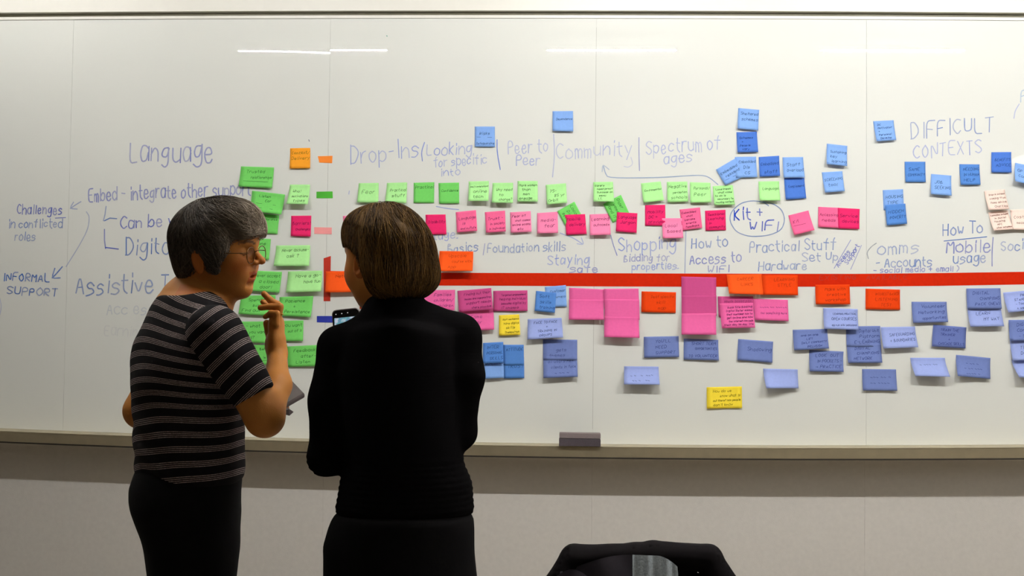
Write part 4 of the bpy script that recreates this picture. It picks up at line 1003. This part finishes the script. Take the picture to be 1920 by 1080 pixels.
# ------------------------------------------------------------------ second person: bob, all in black, seen from behind
D2 = 2.46
def q2(px, py, dd=0.0): return P(px, py, D2+dd)
w2 = thing('person', 'woman with a chin-length brown bob, dressed all in black, seen from behind', 'person', tuple(np.append(q2(750, 700)[:2], 0)))
T2 = (q2(727, 499), frame(R_(137), R_(-4), R_(-2)), 1.0)
h2 = lambda x, y, z: T2[0]+T2[1]@np.array([x, y, z])
TH2 = R_(98)
nb2 = q2(733, 592, .0)
s2L = q2(637, 652, .0); s2R = q2(861, 630, .02)
rows2 = [(600, 690, 800), (622, 650, 850), (650, 640, 860), (700, 634, 868), (760, 637, 868), (800, 641, 868), (840, 646, 868), (870, 648, 872), (888, 643, 880), (905, 639, 886), (935, 634, 887), (966, 627, 889)]
body2 = head_prims(T2)+[cap(h2(-.02, 0, -.03), h2(-.030, 0, -.09), .042, .043, k=.02), cap(h2(-.030, 0, -.09), nb2, .043, .045, k=.02),
    loft([(z, x, y, a-.012, b-.012, t) for z, x, y, a, b, t in lofts(rows2, q2, TH2, .112, 1)[:9]], k=.03),
    cap(s2L, q2(613, 856, .0), .036, .03, k=.03), cap(s2R, q2(864, 812, .02), .034, .027, k=.03),
    cap(q2(613, 856, 0), q2(664, 742, .22), .030, .022, k=.02), cap(q2(864, 812, .02), q2(790, 800, .26), .027, .02, k=.02)]
# left hand round the phone
ph_c = q2(652, 640, .30)
def hk(px, py, dd): return q2(px, py, dd)
body2 += [cap(q2(664, 742, .22), hk(664, 690, .30), .022, .020, k=.015), ell(hk(663, 668, .325), (.036, .016, .038), k=.012)]
for i in range(4):
    a = hk(682, 660+i*12, .32); b = hk(692, 652+i*12, .30); c_ = hk(686, 649+i*12, .285)
    body2 += [cap(a, b, .0078, .0072, k=.004), cap(b, c_, .0072, .0066, k=.003)]
body2 += [cap(hk(640, 676, .32), hk(628, 655, .305), .0105, .009, k=.006), cap(hk(628, 655, .305), hk(627, 638, .29), .009, .0078, k=.003)]
# right hand hanging in front, relaxed
rh = q2(775, 798, .30)
body2 += [ell(rh, (.04, .032, .018), k=.012)]
for i in range(4):
    a = rh+np.array([-.03, -.022+.015*i, .0]); body2 += [cap(a, a+np.array([-.03, .006, -.006]), .0078, .0072, k=.004), cap(a+np.array([-.03, .006, -.006]), a+np.array([-.045, .012, -.022]), .0072, .0064, k=.003)]
body2 += [cap(rh+np.array([.01, -.02, .01]), rh+np.array([-.02, -.04, .02]), .010, .008, k=.006)]
V, Fc = surface(sdf(body2), (q2(570, 600)[0], -2.05, 1.02), (q2(915, 600)[0], -1.42, 1.63), .0031)
mesh_np('body', V, Fc, skin_m, w2, skin_cols(V, T2, (186, 122, 56)))
knit = mat('black_knit', srgb(11, 10, 11), rough=1.0, spec=.02, noise=.15, nscale=300)
nt = knit.node_tree; wv = nt.nodes.new('ShaderNodeTexWave'); wv.bands_direction = 'Z'; wv.inputs['Scale'].default_value = 45; wv.inputs['Distortion'].default_value = 1.5
tc = nt.nodes.new('ShaderNodeTexCoord'); nt.links.new(tc.outputs['Object'], wv.inputs['Vector']); bp = nt.nodes.new('ShaderNodeBump'); bp.inputs['Strength'].default_value = .05; bp.inputs['Distance'].default_value = .002
nt.links.new(wv.outputs['Fac'], bp.inputs['Height']); nt.links.new(bp.outputs['Normal'], nt.nodes['Principled BSDF'].inputs['Normal'])
jk = [loft(lofts(rows2, q2, TH2, .118, 1), k=.02),
      cap(q2(722, 608), s2L, .046, .043, k=.03), cap(nb2+np.array([.01, 0, .0]), s2R, .052, .044, k=.035),
      cap(s2L, q2(622, 750, -.01), .045, .046, k=.02), cap(q2(622, 750, -.01), q2(613, 855, .0), .046, .037, k=.02),
      cap(s2R, q2(865, 705, .01), .045, .046, k=.02), cap(q2(865, 705, .01), q2(863, 812, .02), .044, .033, k=.02),
      cap(q2(613, 856, 0), q2(664, 742, .22), .038, .028, k=.02), cap(q2(863, 812, .02), q2(792, 800, .25), .033, .027, k=.02),
      cap(nb2, h2(-.030, 0, -.082), .053, .050, k=.015), ell(nb2+np.array([.008, -.015, -.010]), (.058, .06, .05), k=.03),
      ell(q2(727, 530, .07), (.040, .05, .022), op='-', k=.006)]
V, Fc = surface(sdf(jk, lambda p: wav(p, 21, .003, 24)+wav(p, 22, .001, 80)+(np.sin(p[:, 2]*F32(6.283/.0125))*F32(.0013)*(p[:, 2] < F32(1.04)))), (q2(560, 600)[0], -2.05, .86), (q2(925, 600)[0], -1.5, 1.45), .0042)
mesh_np('cardigan', V, Fc, knit, w2)
skt = lofts([(955, 632, 887), (975, 622, 890), (992, 615, 891), (1003, 613, 891), (1026, 606, 891), (1034, 608, 891), (1080, 608, 895), (1180, 604, 900), (1400, 596, 905)], q2, TH2, .125, 1)
V, Fc = surface(sdf([loft(skt, k=.02)], lambda p: wav(p, 31, .004, 25)), (q2(560, 600)[0], -2.1, .35), (q2(940, 600)[0], -1.55, 1.05), .008)
mesh_np('skirt', V, Fc, mat('black_skirt', srgb(12, 11, 12), rough=.95, spec=.06, noise=.1, bump=.2, bscale=200), w2)
lg = []; feet2 = []
for s in (1, -1):
    a = np.array([q2(750, 700)[0]+s*.075, -1.83, .55]); lg += [cap(a, a+np.array([0, 0, -.12]), .065, .055, k=.02), cap(a+np.array([0, 0, -.12]), a+np.array([0, 0, -.46]), .052, .036, k=.02)]; feet2.append((a[0], a[1]+.04))
V, Fc = surface(sdf(lg), (q2(640, 700)[0], -2.0, .03), (q2(860, 700)[0], -1.65, .62), .007)
mesh_np('tights', V, Fc, mat('black_tights', srgb(18, 16, 17), rough=.8, noise=.05), w2); shoes(w2, feet2, R_(95))

# hair: bob
def hair2(cut=True):
    A = lambda *a, **k: ell(*a, T=T2, **k)
    L = [A((.004, 0, .056), (.091, .080, .078), k=.02), A((-.030, 0, .0), (.080, .087, .075), k=.05), A((-.030, 0, -.030), (.074, .086, .045), k=.03), A((.052, 0, .078), (.042, .055, .044), k=.03)]
    if cut:
        L += [A((.062, .055, -.03), (.108, .11, .077), op='-', k=.006), A((.098, -.05, -.022), (.066, .10, .076), op='-', k=.008),
              A((.03, 0, -.10), (.09, .12, .040), op='-', k=.008), A((.060, -.05, -.07), (.06, .07, .05), op='-', k=.008)]
    return L
fh2 = sdf(hair2(), lambda p: wav(p, 13, .003, 70)); fu2 = sdf(hair2(False), lambda p: wav(p, 13, .004, 55))
Hc = T2[0]; V, Fc = surface(fh2, Hc-.18, Hc+.2, .0032)
h2m = attr_mat('brown_hair', 'col', rough=.65, spec=.12)
def h2col(Vw, r):
    g = np.clip(.34+r.normal(size=len(Vw))*.17+.22*np.sin(Vw[:, 0]*160+np.sin(Vw[:, 1]*90)), 0, 1)[:, None]; a = np.array(srgb(48, 32, 16)[:3]); b = np.array(srgb(132, 98, 46)[:3])
    return np.concatenate([a*(1-g)+b*g, np.ones((len(Vw), 1))], 1)
hb = mesh_np('hair', V, Fc, h2m, w2, h2col(V, np.random.default_rng(2))*np.array([.7, .7, .7, 1]))
r_ = np.random.default_rng(12); L = to_local(V, T2); idx = r_.choice(len(V), 11000, p=None); sd = V[idx]
def dir2(p):
    L = to_local(p, T2); d = L-np.array([.02, .0, .16]); d = d/np.linalg.norm(d, axis=1, keepdims=True); d[:, 0] -= .45*(L[:, 0] > .02)*(L[:, 2] < .10); d[:, 2] -= .9
    w = np.clip((-.02-L[:, 2])/.05, 0, 1); d[:, 0] += w*.35; d[:, 1] -= w*.5*np.sign(L[:, 1]); d /= np.linalg.norm(d, axis=1, keepdims=True); return d@T2[1].T
cuts2 = [sdf([q]) for q in (ell((.062, .055, -.03), (.108, .11, .077), T=T2), ell((.098, -.05, -.022), (.066, .10, .076), T=T2), ell((.060, -.05, -.07), (.06, .07, .05), T=T2))]
def stop2(q, r):
    L = to_local(q, T2); j = r.uniform(0, .006, len(q)); s = L[:, 2] < -.062-j*2.4
    for c in cuts2: s |= c(q) < -j*.25
    return s
SV, SF, SC = strands(fu2, sd, dir2, 22, .0068, stop2, off=(-.001, .0045), rad=.0006, colf=h2col, seed=6, wob=.18)
o = mesh_np('hair_strands', SV, SF, h2m, hb, SC); o.parent = hb; o['kind'] = 'stuff'

# ------------------------------------------------------------------ phone in the second woman's hand
pt = thing('phone', 'smartphone with lit screen held up above the black-clad woman\'s left shoulder', 'phone', tuple(q2(650, 640, .28)))
TLp, TRp = q2(621.5, 581.5, .29), q2(674, 576, .29); ux = nrm(TRp-TLp); dn = nrm(np.array([.02, -.12, -1])); dn = nrm(dn-ux*dn.dot(ux)); nn = nrm(np.cross(ux, dn))
if nn[1] > 0: nn = -nn
Wp = np.linalg.norm(TRp-TLp); O_ = TLp; RT = np.stack([ux, -nn, -dn], 1)      # local x right, y away from viewer, z up
xf = (O_, RT)
MB().box(0, Wp, 0, .009, -.148, 0, .011).build('phone_body', mat('phone_shell', srgb(58, 46, 44), rough=.35, noise=.04), pt, False, xf)
MB().box(.0025, Wp-.0025, -.0006, .0004, -.1455, -.0025, .009).build('glass_front', mat('phone_glass', srgb(10, 9, 12), rough=.06, spec=.6), pt, False, xf)
scr = mat('phone_screen', (0, 0, 0, 1), rough=.2); nt = scr.node_tree; tc = nt.nodes.new('ShaderNodeTexCoord'); nz = nt.nodes.new('ShaderNodeTexNoise'); nz.inputs['Scale'].default_value = 70
cr = nt.nodes.new('ShaderNodeValToRGB'); cr.color_ramp.elements[0].position = .4; cr.color_ramp.elements[0].color = srgb(120, 140, 180); cr.color_ramp.elements[1].position = .62; cr.color_ramp.elements[1].color = srgb(200, 205, 222)
e = cr.color_ramp.elements.new(.5); e.color = srgb(96, 165, 172)
nt.links.new(tc.outputs['Object'], nz.inputs['Vector']); nt.links.new(nz.outputs['Fac'], cr.inputs[0]); nt.links.new(cr.outputs[0], nt.nodes['Principled BSDF'].inputs['Emission Color']); nt.nodes['Principled BSDF'].inputs['Emission Strength'].default_value = .75
MB().box(.005, Wp-.005, -.0010, -.0004, -.125, -.0205, .002).build('screen', scr, pt, False, xf)
for i, x in enumerate((.010, .024, .038)):
    MB().box(x-.0012, x+.0012, -.0010, -.0004, -.0125+i*.0006, -.0103+i*.0006, .0008).build('screen_icon', mat('icon', (0, 0, 0, 1), emit=(1, 1, 1, 1), estr=.5), pt, False, xf)
# ------------------------------------------------------------------ tablet in the first woman's left hand
tt = thing('tablet', 'dark tablet in a folding case held behind the raised forearm', 'tablet', tuple(q1(530, 745, .25)))
A_, B_, C_ = q1(549, 721, .33), q1(571, 744, .24), q1(541, 761, .17); D_ = A_+(C_-B_)*1.9; C2 = B_+(C_-B_)*1.9
def slab(name, qd, th, m, par):
    n = nrm(np.cross(qd[1]-qd[0], qd[3]-qd[0])); V = []
    c = np.mean(qd, 0)
    for k, ins in ((-th, .96), (-th*.6, 1), (0, 1), (th*.25, .96)): V += [c+(p-c)*ins+n*k for p in qd]
    F = [(0, 1, 2, 3)]+[(r*4+i, r*4+(i+1) % 4, r*4+4+(i+1) % 4, r*4+4+i) for r in range(3) for i in range(4)]+[(15, 14, 13, 12)]
    return parented(obj(name, V, F, m), par)
tab_m = mat('tablet_case', srgb(52, 42, 42), rough=.5, noise=.06)
slab('case', [A_, B_, C2, D_], .010, tab_m, tt)
c = (A_+B_+C2+D_)/4
up = nrm(np.cross(B_-A_, D_-A_)); up = up if up[2] > 0 else -up
slab('screen', [c+(p-c)*.88+up*.004 for p in (A_, B_, C2, D_)], .003, mat('tablet_glass', srgb(34, 30, 32), rough=.35, spec=.4), tt)
MB().tube([A_, q1(541.5, 703, .34), q1(533, 684, .35)], .0016, 6).build('cover_edge', tab_m, tt, True)
slab('case_flap', [q1(540, 765, .17), q1(549, 771, .19), q1(541, 778, .17), q1(520, 772, .15)], .004, tab_m, tt)

# ------------------------------------------------------------------ chair with a jacket over its back
D3 = 2.72
def q3(px, py, dd=0.0): return P(px, py, D3+dd)
ch = thing('chair', 'office chair at the bottom of the view, its backrest covered by a black jacket', 'chair', tuple(np.append(q3(1205, 1050)[:2]+np.array([0, -.2]), 0)))
cx, cy = q3(1203, 1050)[:2]; zt = q3(1203, 1030)[2]
chm = mat('chair_fabric', srgb(30, 30, 34), rough=.9, noise=.1, nscale=200); chl = mat('chair_metal', srgb(120, 120, 120), rough=.3, metal=.9, noise=.03)
V, Fc = surface(sdf([ell((cx, cy+.015, zt-.21), (.15, .022, .155), k=.01), cap((cx-.14, cy+.01, zt-.03), (cx+.14, cy+.01, zt-.03), .016, .016, k=.03), cap((cx-.15, cy+.01, zt-.3), (cx+.15, cy+.01, zt-.3), .02, .02, k=.04)]), (cx-.25, cy-.08, .4), (cx+.25, cy+.1, zt+.03), .008)
mesh_np('backrest', V, Fc, chm, ch)
V, Fc = surface(sdf([ell((cx, cy-.22, .455), (.24, .235, .04), k=.01), ell((cx, cy-.22, .44), (.2, .2, .05), k=.03)]), (cx-.3, cy-.5, .36), (cx+.3, cy+.06, .55), .009)
mesh_np('seat', V, Fc, chm, ch)
for sx in (-1, 1):
    MB().tube([(cx+sx*.17, cy+.03, zt-.25), (cx+sx*.19, cy+.03, .44), (cx+sx*.2, cy+.05, .012)], .012, 8).build('leg', chl, ch, True)
    MB().tube([(cx+sx*.2, cy-.02, .43), (cx+sx*.2, cy-.38, .43), (cx+sx*.21, cy-.41, .012)], .012, 8).build('leg', chl, ch, True)
jt = thing('jacket', 'black jacket with a silver-grey lining draped over the chair back', 'jacket', (cx, cy+.01, zt-.2))
g3 = lambda px, py, dd=0: q3(px, py, dd)
jp = [cap(g3(1076, 1046), g3(1190, 1042), .030, .029, k=.008), cap(g3(1190, 1042), g3(1225, 1039), .029, .030, k=.008), cap(g3(1225, 1039), g3(1330, 1046), .030, .030, k=.008),
      cap(g3(1076, 1047), g3(1036, 1120, .0), .030, .038, k=.008), cap(g3(1036, 1120), g3(1010, 1250, 0), .038, .045, k=.01),
      cap(g3(1328, 1047), g3(1371, 1120, 0), .030, .038, k=.008), cap(g3(1371, 1120), g3(1392, 1250, 0), .038, .045, k=.01),
      ell(g3(1200, 1160, .02), (.20, .045, .14), k=.02),
      ell(g3(1195, 1118, -.075), (.118, .062, .100), op='-', k=.012)]
fj = sdf(jp, lambda p: wav(p, 41, .0018, 30)+wav(p, 42, .001, 90)); zb_ = q3(1200, 1235)[2]
V, Fc = surface(lambda p: np.maximum(np.abs(fj(p)+.004)-.004, zb_-p[:, 2]), g3(960, 1340, -.15)*np.array([1, 1, 1])-np.array([0, .02, 0]), g3(1440, 1000, .18)+np.array([0, .02, .02]), .0055)
jo = mesh_np('shell', V, Fc, mat('jacket_black', srgb(13, 10, 12), rough=.9, spec=.1, noise=.15, nscale=60), jt)
def sheet(name, fn, m, par, nu=26, nv=14, th=.002):
    V = []; F = []
    for k in (0, 1):
        for j in range(nv+1):
            for i in range(nu+1): V.append(fn(i/nu, j/nv)+np.array([0, th*k, 0]))
    n = (nu+1)*(nv+1)
    for j in range(nv):
        for i in range(nu): a = j*(nu+1)+i; F.append((a, a+nu+1, a+nu+2, a+1)); F.append((a+n, a+1+n, a+nu+2+n, a+nu+1+n))
    return parented(obj(name, V, F, m, None, True), par)
lin_m = mat('silver_lining', srgb(160, 170, 176), rough=.4, spec=.5, noise=.25, nscale=260, bump=.5, bscale=260)
def lining(u, v):
    xt = 1186+84*u; yt = 1040.5+3*u+19*max(0, (u-.55)/.45)**1.8; py = yt+v*(1150-yt)
    fold = .007*math.sin(u*15+.6*v)+.004*math.sin(u*31)
    return q3(xt+2*math.sin(v*5)*u, py, -.042+fold*.5-.012*v)
sheet('lining', lining, lin_m, jt)
def inner(u, v):
    xt = 1050+138*u; yt = 1072-32*math.sin(min(1, u*1.05)*math.pi/2)**1.2; py = yt+v*(1160-yt)
    return q3(xt, py, -.033+.004*math.sin(u*9-v*4)-.012*v)
sheet('inner_front', inner, mat('inner_cloth', srgb(32, 26, 36), rough=.85, noise=.12, nscale=150), jt)
def sleeve(u, v):
    a = math.pi*(u); return q3(1035+75*u, 1088-math.sin(a)*20+v*80, -.045-.02*math.sin(a))
sheet('sleeve_fold', sleeve, mat('sleeve_cloth', srgb(42, 35, 48), rough=.85, noise=.1, nscale=150), jt)
